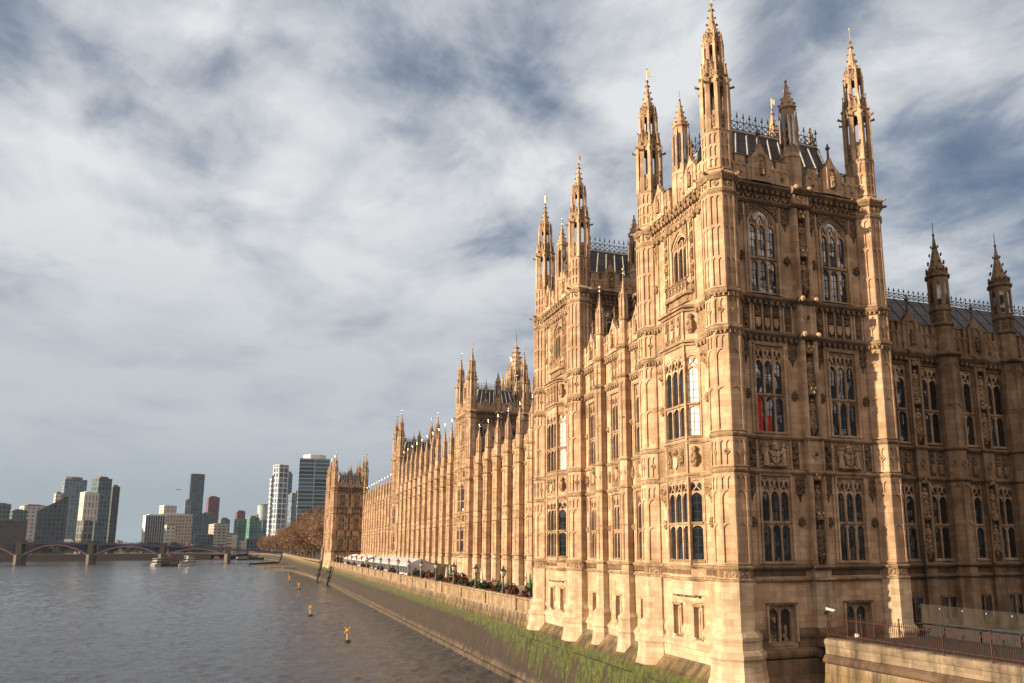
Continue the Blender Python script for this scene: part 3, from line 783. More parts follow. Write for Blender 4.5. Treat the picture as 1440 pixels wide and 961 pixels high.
def tower_river_face(mb, L, lv, lod=1, foot=True):
    """face with the canted oriel; u runs from the far turret to the near one"""
    s2, s1, b2, b1, a2, a1, c2, c1 = lv['s']; x = lv.get('sh', 0.)
    c = L/2+.05; hw = 1.35; D = .72; e0, e1 = .9, L-.9
    th = 1.0
    holes = [(c-th, c+th, 30.4+x, 33.8+x)]
    if foot: holes += [(c-2.11, c-1.19, 7.05, 9.0), (c+.49, c+1.41, 7.05, 9.0)]
    mb.walls(0, L, 4.0, c1, holes, -.5, 0, ST)
    # oriel body, storey by storey
    P = [(-hw-D*.9, 0), (-hw, D), (hw, D), (hw+D*.9, 0)]
    def band(z0, z1, m, grow=0.):
        mb.prismz([(c+u+(grow if u > 0 else -grow)*(1 if w else .9), w+(grow if w else 0)) for u, w in P], z0, z1, m)
    def orstring(z, g, h, m=TR): band(z-h, z-h*.35, m, g*.45); band(z-h*.35+.002, z+.03, m, g); band(z+.032, z+h*.5, m, g*.25)
    for z0, z1 in ((s2-.1, 11.75), (16.9, 19.5), (25.0, a1)): band(z0, z1, ST)
    for z, g, h in ((s2, .12, .15), (s1, .16, .16), (b2, .14, .18), (b1, .14, .18), (a2, .24, .28), (a1, .28, .30)): orstring(z, g, h)
    mb.prismz([(c+u*.93, w*.85) for u, w in P], s2-1.05, s2-.1, BA)
    mb.prismz([(c+u*.80, w*.5) for u, w in P], s2-1.5, s2-1.05, BA)
    for i in range(9): mb.blob(c-hw+i*.34, D*.66, s2-1.1, .12, .11, 5, CA)
    top = [(c+u, w) for u, w in P]            # sloping lead roof of the oriel
    lo = [mb.pt(u, w, a1+.15) for u, w in top]; hi = [mb.pt(c+(u-c)*.9, 0.01, a1+.55) for u, w in top]
    for i in range(3): mb.face([lo[i], lo[i+1], hi[i+1], hi[i]], ST)
    # corner shafts of the oriel and reliefs on it
    for s in (-1, 1):
        mb.ring([(.10, s1), (.10, a1-.2)], 6, cu=c+s*hw, cw=D, m=ST)
    for z0, z1, kind in ((b2+.2, b1-.25, 0), (a2+.25, a1-.45, 1)):
        if kind == 0:
            for q in (-1, 1): mb.blob(c+q*.75, D+.06, z0+.8, .28, .5, 6, CA); mb.blob(c+q*.85, D+.08, z0+1.35, .16, .16, 6, CA)
            mb.prism([(c-.3, z0+1.0), (c+.3, z0+1.0), (c+.28, z0+.5), (c, z0+.2), (c-.28, z0+.5)], D, D+.14, ST); mb.blob(c, D+.06, z0+1.3, .22, .22, 6, CA)
            mb.box(c-1.2, c+1.2, D-.02, D+.03, z0, z1, CA)
        else:
            for q in (-.8, 0, .8): crown_panel(mb, c+q, z0-.05, z1+.05, D+.05, .30)
    for s in (-1, 1):                        # canted sides: carved panels
        ang = math.atan2(D, D*.9)
        for z0, z1 in ((b2+.25, b1-.3), (a2+.3, a1-.5)):
            uc, wc = c+s*(hw+D*.45), D*.5
            mb.blob(uc, wc, z0+.75, .33, .6, 6, CA); mb.blob(uc+s*.05, wc+.05, z0+1.35, .2, .2, 6, CA)
    # jamb panels beside the oriel
    for (za, zb, bo) in ((b1+.2, a2-.45, 21.9), (s1+.2, b2-.25, 14.15)):
        tassel_panel(mb, e0, c-hw-D*.9-.12, za, zb, 0, lod, bo); tassel_panel(mb, c+hw+D*.9+.12, e1, za, zb, 0, lod, bo)
    for za, zb in ((a2+.2, a1-.4), (b2+.2, b1-.25), (c2+.12, c1-.3)):
        if zb > c2: diamonds_row(mb, e0, e1, za, zb, .05)
        else:
            mb.box(e0, c-hw-D*.9-.05, -.02, .05, za, zb, CA); mb.box(c+hw+D*.9+.05, e1, -.02, .05, za, zb, CA)
    for z0, z1 in ((s2+.16, s1-.16),): slot_band(mb, e0, c-hw-D*.9, z0, z1, .06, CA); slot_band(mb, c+hw+D*.9, e1, z0, z1, .06, CA); slot_band(mb, c-hw, c+hw, z0, z1, D+.05, CA)
    # the arched window's storey: panels, balcony
    for za, zb in ((a1+.5, c2-.3),):
        for u0, u1 in ((e0, e0+.8), (e1-.8, e1)): tassel_panel(mb, u0, u1, za, zb, 0, lod, 30.9+x)
        for s in (-1, 1):
            u = c+s*(th+.75)
            mb.box(u-.3, u-.22, -.02, .12, za, zb, ST); mb.box(u+.22, u+.3, -.02, .12, za, zb, ST)
            mb.box(u-.22, u+.22, -.02, .04, za, zb, CA)
            for i in range(5): mb.blob(u, .1, za+.8+i*1.15, .21, .36, 6, CA); mb.blob(u, .12, za+1.25+i*1.15, .17, .12, 6, ST)
    mb.arch(c-th-.12, c+th+.12, 32.75+x, 33.95+x, 34.15+x, 0, .10, 7, CA)
    for s in (-1, 1): mb.box(c+s*(th+.06)-.06, c+s*(th+.06)+.06, -.02, .11, 30.4+x, 32.9+x, ST)
    bz = 29.1+x
    mb.prismz([(c-1.75, 0), (c-1.45, .5), (c+1.45, .5), (c+1.75, 0)], bz, bz+.2, TR)
    mb.prismz([(c-1.5, 0), (c-1.2, .3), (c+1.2, .3), (c+1.5, 0)], bz-.45, bz, CA)
    for i in range(7):
        u = c-1.35+i*.45; mb.box(u-.05, u+.05, .36, .46, bz+.2, bz+.95, ST); mb.blob(u, .44, bz+1.0, .11, .16, 5, CA)
        if i < 6: mb.box(u+.05, u+.40, .37, .43, bz+.2, bz+.36, ST); mb.diamond(u+.225, bz+.6, .15, .2, .37, .43, .3, ST)
    mb.box(c-1.4, c+1.4, .35, .45, bz+.84, bz+.95, TR)
    for u in (c-.9, c-.3, c+.3, c+.9): mb.box(u-.04, u+.04, -.02, .08, a1+.6, bz-.45, ST)
    for z, b, h, m, d in ((c1, .32, .34, TR, .42), (c2, .2, .2, TR, .6), (b1, .14, .18, TR, 0), (b2, .14, .18, TR, 0), (s1, .16, .16, TR, 0), (s2, .14, .14, TR, 0), (a1, .22, .26, TR, .4), (a2, .22, .26, TR, .4)):
        if z in (c1, c2): string_course(mb, e0, e1, z, .05, b, h, m, d)
        else:
            string_course(mb, e0, c-hw-D*.9+.05, z, .05, b, h, m, d); string_course(mb, c+hw+D*.9-.05, e1, z, .05, b, h, m, d)
    if lod:
        for i in range(12): mb.blob(e0+.3+i*(e1-e0-.6)/11, .42, c1-.05, .16, .2, 5, CA)
    if foot:
        basement_opening(mb, c-1.65, 7.05, 9.0, .46, .02, 1); basement_opening(mb, c+.95, 7.05, 9.0, .46, .02, 1)
        for a, b in ((e0, c-2.22), (c-1.08, c+.38), (c+1.52, e1)): mb.prof(a, b, [(-.3, 7.2), (.06, 7.2), (.14, 7.4), (.14, 7.6), (0, 7.85), (-.3, 7.85)], BA)
        mb.prof(e0, e1, [(-.3, 5.7), (.20, 5.7), (.24, 6.45), (.34, 6.5), (.34, 6.7), (0, 7.02), (-.3, 7.02)], BA)
        mb.prof(.2, L-.2, [(-.3, 2), (1.35, 2), (1.1, 4.6), (.7, 5.15), (.25, 5.75), (-.3, 5.75)], WD)
    return c
# ------------------------------------------------------------------ towers
LV = dict(s=(Z_S2, Z_S1, Z_B2, Z_B1, Z_A2, Z_A1, Z_C2, Z_C1), tip=49.25, sh=0., extra=[])
UP = 3.35                                    # the two towers in the middle of the front stand higher
LVC = dict(s=(Z_S2, Z_S1, Z_B2, Z_B1, Z_A2, Z_A1, Z_C2+UP-.1, Z_C1+UP), tip=49.25+UP+.35, sh=UP-.1, extra=[29.75])

def tower_body(name, a, b, lv, foot):
    mb = MB(); c1 = lv['s'][7]
    mb.frame(0, -.3, 0); wn = tower_north_face(mb, a, lv, 1, foot); parapet(mb, .8, a/2-.7, c1+.2, c1+1.85, .22, (wn[0],)); parapet(mb, a/2+.7, a-.8, c1+.2, c1+1.85, .22, (wn[1],))
    mb.frame(-.3, b, -90); oc = tower_river_face(mb, b, lv, 1, foot); parapet(mb, .8, b/2-.7, c1+.2, c1+1.85, .22, (b*.26,)); parapet(mb, b/2+.7, b-.8, c1+.2, c1+1.85, .22, (b*.74,))
    for ox, oy, th, L in ((a, b+.3, 180, a), (a+.3, 0, 90, b)):
        mb.frame(ox, oy, th); mb.box(0, L, -.5, 0, 4, c1, ST); parapet(mb, .8, L-.8, c1+.2, c1+1.85, .15, (L*.5,), 0)
        for z in (c1, lv['s'][6], Z_A1, Z_A2, Z_B1, Z_B2): string_course(mb, .8, L-.8, z, 0, .2, .25)
        for u in (L*.27, L*.73):
            mb.poly([(u-.9, .02, c1-6.5), (u+.9, .02, c1-6.5), (u+.9, .02, c1-2.2), (u, .02, c1-1.5), (u-.9, .02, c1-2.2)], GL)
            for q in (-.9, -.3, .3, .9): mb.box(u+q-.08, u+q+.08, 0, .12, c1-6.5, c1-1.6, ST)
    mb.frame(); mb.box(0, a, -b, 0, c1-.5, c1-.2, BK)          # gutter floor
    # small octagonal turrets in the middle of each side
    for cx, cy, tip in ((a/2, .1, 0), (a/2, b-.1, 0), (.1, b/2, 0), (a-.1, b/2, 0)):
        mb.frame(cx, cy, 0)
        mb.ring([(.66, c1-.2), (.66, c1+2.4), (.74, c1+2.5), (.70, c1+2.7), (.46, c1+2.95), (.46, c1+6.1), (.60, c1+6.2), (.56, c1+6.4), (.30, c1+7.0), (.05, c1+8.3)], m=ST)
        for k in range(8):
            A = rad(22.5+45*k); cc, ss = math.cos(A), math.sin(A)
            mb.ring([(.07, c1+2.6), (.07, c1+5.3), (.01, c1+6.1)], 4, 0, .60*cc, .60*ss, ST)
            mb.box(.64*cc-.05, .64*cc+.05, .64*ss-.05, .64*ss+.05, c1, c1+2.4, ST)
            mb.blob(.56*cc, .56*ss, c1+6.45, .08, .1, 4, CA)
            B = rad(45*k); mb.box(.43*math.cos(B)-.08, .43*math.cos(B)+.08, .43*math.sin(B)-.08, .43*math.sin(B)+.08, c1+3.4, c1+5.6, GL)
        crockets(mb, .36, c1+6.8, .06, c1+8.1, 4, 3, .08); mb.blob(0, 0, c1+8.3, .09, .12, 5, CA)
    return mb.mesh(name, SM), wn, oc

def roof_mesh(a, b, c1, dz):
    mb = MB(); mb.frame()
    z0, z1 = c1-.2, c1+dz; i0, i1 = .75, 1.95
    lo = [(i0, i0), (a-i0, i0), (a-i0, b-i0), (i0, b-i0)]; hi = [(i1, i1), (a-i1, i1), (a-i1, b-i1), (i1, b-i1)]
    L_ = [mb.pt(x, -y, z0) for x, y in lo]; H = [mb.pt(x, -y, z1) for x, y in hi]
    for k in range(4): mb.face([L_[k], L_[(k+1) % 4], H[(k+1) % 4], H[k]], 0)
    mb.face(H, 0)
    for k in range(4):
        A0, A1 = Vector((*lo[k], z0)), Vector((*lo[(k+1) % 4], z0)); B0, B1 = Vector((*hi[k], z1)), Vector((*hi[(k+1) % 4], z1))
        n = 9
        for i in range(n+1):
            t = i/n; p, q = A0.lerp(A1, t), B0.lerp(B1, t)
            mb.tube((p.x, -p.y, p.z), (q.x, -q.y, q.z), .075, .075, 5, 1)
        mb.tube((B0.x, -B0.y, z1), (B1.x, -B1.y, z1), .13, .13, 6, 1)
    return mb.mesh('roof', ['slate', 'leadrib'])

def cresting(mb, p, q, h=1.2, step=.5):
    P, Q = Vector(p), Vector(q); d = Q-P; n = max(1, int(d.length/step)); e = d.normalized()
    mb.tube(tuple(P+Vector((0, 0, .08))), tuple(Q+Vector((0, 0, .08))), .03, .03, 4, 0)
    mb.tube(tuple(P+Vector((0, 0, h*.55))), tuple(Q+Vector((0, 0, h*.55))), .03, .03, 4, 0)
    for i in range(n+1):
        c = P+d*(i/n); z = Vector((0, 0, 1))
        mb.tube(tuple(c), tuple(c+z*h), .028, .022, 4, 0)
        for a, b in (((-.10, .86), (.10, .86)), ((0, .92), (0, 1.12))):
            mb.tube(tuple(c+e*a[0]+z*h*a[1]), tuple(c+e*b[0]+z*h*b[1]), .05, .03, 4, 0)
        if i < n:
            c2 = c+d/n; m_ = (c+c2)/2
            for u, v in ((c+z*.08, m_+z*h*.32), (m_+z*h*.32, c2+z*.08), (c+z*h*.55, m_+z*h*.25), (m_+z*h*.25, c2+z*h*.55)): mb.tube(tuple(u), tuple(v), .03, .03, 3, 0)
            mb.tube(tuple(m_+z*h*.55), tuple(m_+z*h*.74), .022, .03, 3, 0)

def cresting_mesh(a, b, c1, dz):
    mb = MB(); mb.frame(); i1 = 1.95; z = c1+dz+.1
    c = [(i1, -i1, z), (a-i1, -i1, z), (a-i1, -(b-i1), z), (i1, -(b-i1), z)]
    for k in range(4): cresting(mb, c[k], c[(k+1) % 4])
    return mb.mesh('cresting', ['iron'])

palace = thing('palace', 'honey-coloured Gothic palace with pinnacled towers rising from the river wall', 'palace')
WIN = {
 'top': window_mesh('arched_window', 2.1, 5.8, 3, 2.40, 'arch', 4.55),
 'topc': window_mesh('arched_window_tall', 2.1, 5.8+.0, 3, 2.4, 'arch', 4.55),
 'mid': window_mesh('transomed_window', 2.1, 5.53, 3, 2.45),
 'low': window_mesh('lower_window', 2.1, 5.21, 3, 2.45),
 'rtop': window_mesh('river_arched_window', 2.0, 3.4, 3, 0, 'arch', 2.3),
 'omid': window_mesh('oriel_window', 2.62, 5.5, 3, 2.2, lod=1),
 'olow': window_mesh('oriel_lower_window', 2.62, 5.2, 3, 2.4),
 'smid': window_mesh('oriel_side_window', .86, 5.5, 1, 2.2),
 'slow': window_mesh('oriel_lower_side_window', .86, 5.2, 1, 2.4),
 'smidb': window_mesh('oriel_side_window_blind', .86, 5.5, 1, 2.2, glass='blind'),
}
STAT, ARMS = statue_mesh(1.75), arms_mesh()
def dup(me, name, parent, loc, rz=0.): return link(name, me, parent, loc, rz)

def build_tower(x, y, kind, near=False, lod_windows=True):
    T, lv, foot = KINDS[kind]
    a, b = T['a'], T['b']; sh = lv['sh']; c1 = lv['s'][7]
    t = link('tower', T['body'], palace, (x, y, 0))
    for cx, cy in ((0, 0), (0, b), (a, 0), (a, b)):
        dup(T['turret'], 'turret', t, (cx, cy, 0)); dup(T['vane'], 'vane', t, (cx, cy, 0), random.uniform(-30, 30))
    for cx, cy in ((a/2, b-.1), (.1, b/2), (a-.1, b/2)): dup(T['vane2'], 'vane', t, (cx, cy, 0), 20)
    dup(T['roof'], 'roof', t, (0, 0, 0)); dup(T['crest'], 'cresting', t, (0, 0, 0))
    for u in T['wn']:
        dup(WIN['top'], 'window', t, (u, -.3, Z_A1+.25+sh*1.0)); dup(WIN['mid'], 'window', t, (u, -.3, 19.45)); dup(WIN['low'], 'window', t, (u, -.3, 11.67))
        if near: dup(ARMS, 'coat_of_arms', t, (u, -.36, Z_B2+.2))
    yc = b-T['oc']                             # the river face's u runs from far to near
    dup(WIN['rtop'], 'window', t, (-.3, yc, 30.4+sh), -90)
    for z, m, sm in ((19.5, 'omid', 'smidb' if foot else 'smid'), (11.75, 'olow', 'slow')):
        dup(WIN[m], 'window', t, (-.3-.72, yc, z), -90)
        for s in (-1, 1):
            ang = -90+s*48
            dup(WIN[sm], 'window', t, (-.3-.36+.01, yc-s*(1.35+.72*.45)*-1 if False else yc+s*(-1.35-.33)*1.0, z), -90+48 if s > 0 else -90-48)
    if near:
        for z in (29.35, 31.95, 20.3, 22.95, 12.55, 14.95):
            dup(STAT, 'statue', t, (a/2, -.3-.25, z-.3), 0)
    return t
KINDS = {}
for kind, lv, foot in (('wing', LV, True), ('centre', LVC, False)):
    a, b = TA-(.6 if kind == 'centre' else 0), TB
    body, wn, oc = tower_body('tower_body', a, b, lv, foot); c1 = lv['s'][7]
    KINDS[kind] = (dict(a=a, b=b, body=body, wn=wn, oc=oc, turret=turret_mesh('turret', lv, 1.13, 1, foot), vane=vane_mesh(lv['tip']-1.15), vane2=vane_mesh(c1+8.35, .75, .7),
        roof=roof_mesh(a, b, c1, 5.0), crest=cresting_mesh(a, b, c1, 5.0)), lv, foot)
Y1, Y2, Y4, Y5, Y6 = 40.30, 49.69, 63.98, 73.37, 316.8
near_tower = build_tower(26, Y1, 'wing', True)
build_tower(26, Y4, 'wing')
build_tower(26, Y6, 'wing'); build_tower(26, Y6+23.7, 'wing')
build_tower(37.5, 149.43, 'centre'); build_tower(37.5, 234.1, 'centre')

# curtains drawn behind the middle storey's first window
mb = MB(); u0 = KINDS['wing'][0]['wn'][0]
def drape(mb, a, b, z0, z1, y):
    n = 8
    for i in range(n):
        p, q = a+(b-a)*i/n, a+(b-a)*(i+1)/n; d = .007*(1 if i % 2 else -1)
        mb.poly([(p, y+d, z0), (q, y-d, z0), (q, y-d, z1), (p, y+d, z1)], 0)
drape(mb, u0-.92, u0-.55, 19.62, 21.75, -.160); drape(mb, u0-.16, u0+.10, 19.65, 20.6, -.160)
mb.frame(0, 0, 0)
link('curtain', mb.mesh('curtain', ['curtain']), near_tower, (0, -.3, 0))

# ------------------------------------------------------------------ ranges
def buttress_mesh(name, zc, ztip, R=.62, foot=True, lod=1):
    """half-octagonal buttress carrying a crocketed pinnacle"""
    mb = MB(); zs = zc+2.2; q = R*.72
    mb.ring([(R*1.12, 5.2 if foot else 4.0), (R*1.12, Z_S2)], m=BA); mb.ring([(R, Z_S2), (R, zc)], m=ST)
    for k in (4, 5, 6, 7, 3, 2):
        th = 45*k; ap = R*math.cos(PI/8); hw = R*math.sin(PI/8); mb.frame(ap*math.cos(rad(th)), ap*math.sin(rad(th)), th+90)
        for z0, z1 in ((Z_S1+.2, Z_B2-.2), (Z_B1+.2, Z_A2-.3), (Z_A2+.2, Z_A1-.3)):
            if z1 > zc: continue
            mb.box(-hw, -hw+.06, -.02, .05, z0, z1, ST); mb.box(hw-.06, hw, -.02, .05, z0, z1, ST)
            mb.arch(-hw+.06, hw-.06, z1-.5, z1-.2, z1-.05, 0, .05, 3, ST); mb.box(-hw*.6, hw*.6, -.02, .06, (z0+z1)/2-.06, (z0+z1)/2+.06, CA)
        mb.diamond(0, (Z_B1+Z_B2)/2, hw*.6, hw*.9, -.02, .06, .35, ST)
    mb.frame()
    def st(z, r, b, h, m=TR): mb.ring([(r-.02, z-h), (r+b, z-h*.3), (r+b, z+.02), (r-.02, z+h*.7)], m=m, cap=False)
    for z in (Z_S2, Z_S1, Z_B2, Z_B1): st(z, R, .12, .16)
    st(Z_A2, R, .18, .26); st(Z_A1, R, .22, .28)
    if zc > Z_A1+.5: st(zc, R, .22, .28)
    mb.ring([(q, zc), (q, zs)], m=ST); st(zs, q, .10, .15)
    zt = zs+(ztip-zs)*.42; q2 = q*.82
    mb.ring([(q2, zs), (q2, zt)], 8, m=ST)
    for k in range(8):
        a = rad(22.5+45*k); c, s = math.cos(a), math.sin(a)
        mb.ring([(.06, zs), (.06, zt), (.01, zt+.6)], 4, 0, (q2+.03)*c, (q2+.03)*s, ST)
        if k % 2 == 0: mb.blob((q2+.06)*c, (q2+.06)*s, zt+.1, .07, .09, 4, CA)
    mb.ring([(q2+.05, zt), (q2*.9, zt+.15), (q2*.42, zt+(ztip-zt)*.45), (.03, ztip-.5)], 8, m=ST)
    crockets(mb, q2, zt+.15, .06, ztip-.7, 4, 5, .075)
    mb.blob(0, 0, ztip-.5, .10, .08, 6, CA)
    if foot:
        mb.ring([(R+.30, 6.73), (R+.30, 7.35), (R+.36, 7.5), (R+.36, 7.66), (R*1.12, 7.95)], m=BA)
        mb.ring([(R+.52, 5.2), (R+.42, 5.6), (R+.36, 6.1), (R+.36, 6.5), (R+.44, 6.6), (R+.3, 6.9)], m=BA); mb.ring([(R+.95, 3.6), (R+.54, 5.195)], m=WD)
    return mb.mesh(name, SM)
def tip_mesh(z, k=1.):
    mb = MB(); mb.tube((0, 0, z-.6), (0, 0, z+.1), .04*k, .03*k, 5, 0); mb.blob(0, 0, z+.05, .13*k, .15*k, 6, 0); mb.blob(0, 0, z-.28, .08*k, .07*k, 5, 0)
    return mb.mesh('pinnacle_tip', ['gold'])

def range_body(name, L, bays, zc, foot, hw=.85, th=.5, lod=1, z_base=4.0):
    """wall of a river range: bays is a list of (centre, halfwidth) of its windows"""
    mb = MB(); mb.frame(0, 0, 0)
    holes = []
    for c in bays:
        holes += [(c-hw, c+hw, 19.5, 24.85), (c-hw, c+hw, 11.7, 16.75)]
        if foot: holes += [(c-.42, c+.42, 7.1, 9.0)]
    mb.walls(0, L, z_base, zc, holes, -th, 0, ST)
    for c in bays:
        for za, zb in ((19.5, 24.85), (11.7, 16.75)):
            for s in (-1, 1): mb.box(c+s*(hw+.06)-.06, c+s*(hw+.06)+.06, -.02, .11, za, zb, ST); mb.box(c+s*(hw+.32)-.05, c+s*(hw+.32)+.05, -.02, .08, za, zb+.2, ST)
            mb.box(c-hw-.12, c+hw+.12, -.02, .12, zb, zb+.12, TR)
            if lod:
                for s in (-1, 1): mb.box(c+s*(hw+.62)-.22, c+s*(hw+.62)+.22, -.02, .06, zb-1.1, zb+.05, CA); mb.blob(c+s*(hw+.62), .06, (za+zb)/2-.1, .2, .26, 5, CA)
        mb.box(c-hw-.1, c+hw+.1, -.02, .05, Z_B2+.2, Z_B1-.25, CA)
        for s in (-1, 1): mb.blob(c+s*.45, .06, 18.2, .25, .45, 5, CA); mb.blob(c+s*(hw+.55), .05, 18.2, .18, .55, 5, CA)
        mb.prism([(c-.24, 18.7), (c+.24, 18.7), (c+.2, 18.1), (c, 17.75), (c-.2, 18.1)], 0, .14, ST); mb.blob(c, .06, 18.85, .2, .16, 5, CA)
        n = 3
        for i in (-1, 0, 1): crown_panel(mb, c+i*.58, Z_A2+.2, Z_A1-.4, .045, .24) if lod else mb.box(c+i*.58-.2, c+i*.58+.2, -.02, .08, Z_A2+.25, Z_A1-.45, CA)
        if zc > Z_A1+.5:
            mb.poly([(c-.9, .01, Z_A1+.4), (c+.9, .01, Z_A1+.4), (c+.9, .01, zc-.5), (c-.9, .01, zc-.5)], CA)
            for i in range(4): mb.box(c-.9+i*.6-.06, c-.9+i*.6+.06, -.02, .1, Z_A1+.2, zc-.3, ST)
        if foot: basement_opening(mb, c, 7.1, 9.0, .42, .02, 1)
        else: mb.box(c-.5, c+.5, -.02, .1, 9.6, 9.75, TR); mb.poly([(c-.42, .012, 7.3), (c+.42, .012, 7.3), (c+.42, .012, 9.6), (c-.42, .012, 9.6)], GL); mb.box(c-.5, c-.42, -.02, .09, 7.2, 9.6, BA); mb.box(c+.42, c+.5, -.02, .09, 7.2, 9.6, BA); mb.box(c-.06, c+.06, -.02, .07, 7.3, 9.6, BA)
    slot_band(mb, 0, L, Z_S2+.14, Z_S1-.14, .05, CA) if lod else None
    zl = [(Z_B1, .15, .18, 0), (Z_B2, .15, .18, 0), (Z_S1, .18, .18, 0), (Z_S2, .15, .15, 0), (Z_A1, .24, .28, .42 if lod else 0), (Z_A2, .24, .28, .42 if lod else 0)]
    if zc > Z_A1+.5: zl.append((zc, .26, .3, 0))
    for z, b, h, d in zl: string_course(mb, 0, L, z, .02, b, h, TR, d)
    parapet(mb, 0, L, zc+.15, zc+1.9, .12, tuple(bays), lod)
    if foot:
        mb.prof(0, L, [(-.3, 5.7), (.22, 5.7), (.26, 6.45), (.36, 6.5), (.36, 6.7), (0, 7.02), (-.3, 7.02)], BA)
        mb.prof(0, L, [(-.3, 2), (1.7, 2), (1.45, 4.5), (1.2, 5.0), (.4, 6.0), (-.3, 6.0)], WD)
    return mb
def pitched(mb, L, w0, w1, zc, zr, m=0):
    """slate roof with an iron-tipped ridge"""
    A = [mb.pt(0, w0, zc), mb.pt(L, w0, zc), mb.pt(L, w1, zr), mb.pt(0, w1, zr)]; mb.face(A, m)
    B = [mb.pt(0, 2*w1-w0, zc), mb.pt(L, 2*w1-w0, zc)]; mb.face([A[3], A[2], B[1], B[0]], m); mb.face([A[0], A[3], B[0]], m); mb.face([A[1], B[1], A[2]], m)
    n = int(L/1.2)
    for i in range(n+1):
        u = L*i/n; mb.tube((u, w0+.02, zc+.02), (u, w1, zr+.02), .05, .05, 4, 1)

RW = {'mid': window_mesh('range_window', 1.7, 5.35, 3, 2.3, lod=1), 'low': window_mesh('range_lower_window', 1.7, 5.05, 3, 2.3, lod=1)}
TIP = tip_mesh(34.4); TIPC = tip_mesh(39.8)
BUT_W = buttress_mesh('wing_buttress', Z_A1, 34.3, .50, True)
BUT_R = buttress_mesh('river_buttress', Z_A1, 35.2, .80, False)
BUT_C = buttress_mesh('centre_buttress', 30.3, 39.7, .85, False)
TIP2 = tip_mesh(35.3)

def make_range(x, y0, y1, butts, but, tip, zc, foot, lod=1, bo=.30):
    """river range from y0 (near) to y1 (far) in the plane x; its local u runs from far to near"""
    L = y1-y0
    edges = [y0]+list(butts)+[y1]
    cs = [(p+q)/2 for p, q in zip(edges, edges[1:]) if q-p > 3]
    mb = range_body('range_body', L, [y1-c for c in cs], zc, foot, lod=lod)
    # u=0 is at y1: th=-90 puts +u towards -Y
    r = link('river_range', mb.mesh('range_body', SM), palace, (x, y1, 0), -90)
    for c in cs:
        dup(RW['mid'], 'window', r, (y1-c, 0, 19.5)); dup(RW['low'], 'window', r, (y1-c, 0, 11.7))
    for b in butts:
        dup(but, 'buttress', r, (y1-b, -bo, 0), 0); dup(tip, 'pinnacle_tip', r, (y1-b, -bo, 0))
    rm = MB(); rm.frame(0, 0, 0); pitched(rm, L, -1.0, -6.5, zc+.3, zc+4.2)
    link('roof', rm.mesh('range_roof', ['slate', 'iron']), r)
    return r
make_range(26.1, Y2+.6, Y4-.6, (54.25, 58.95), BUT_W, TIP, Z_A1, True)
make_range(26.1, Y6+TB+.6, Y6+23.7-.6, (Y6+14.0, Y6+18.7), BUT_W, TIP, Z_A1, True)
make_range(38.0, Y5+.8, 148.8, [79.9+6.26*i for i in range(11)], BUT_R, TIP2, Z_A1, False, bo=.62)
make_range(38.0, 159.6, 233.4, [165.7+6.85*i for i in range(10)], BUT_C, TIPC, 30.3, False, bo=.66)
make_range(38.0, 244.2, 316.0, [251.0+6.55*i for i in range(10)], BUT_R, TIP2, Z_A1, False, lod=0, bo=.62)

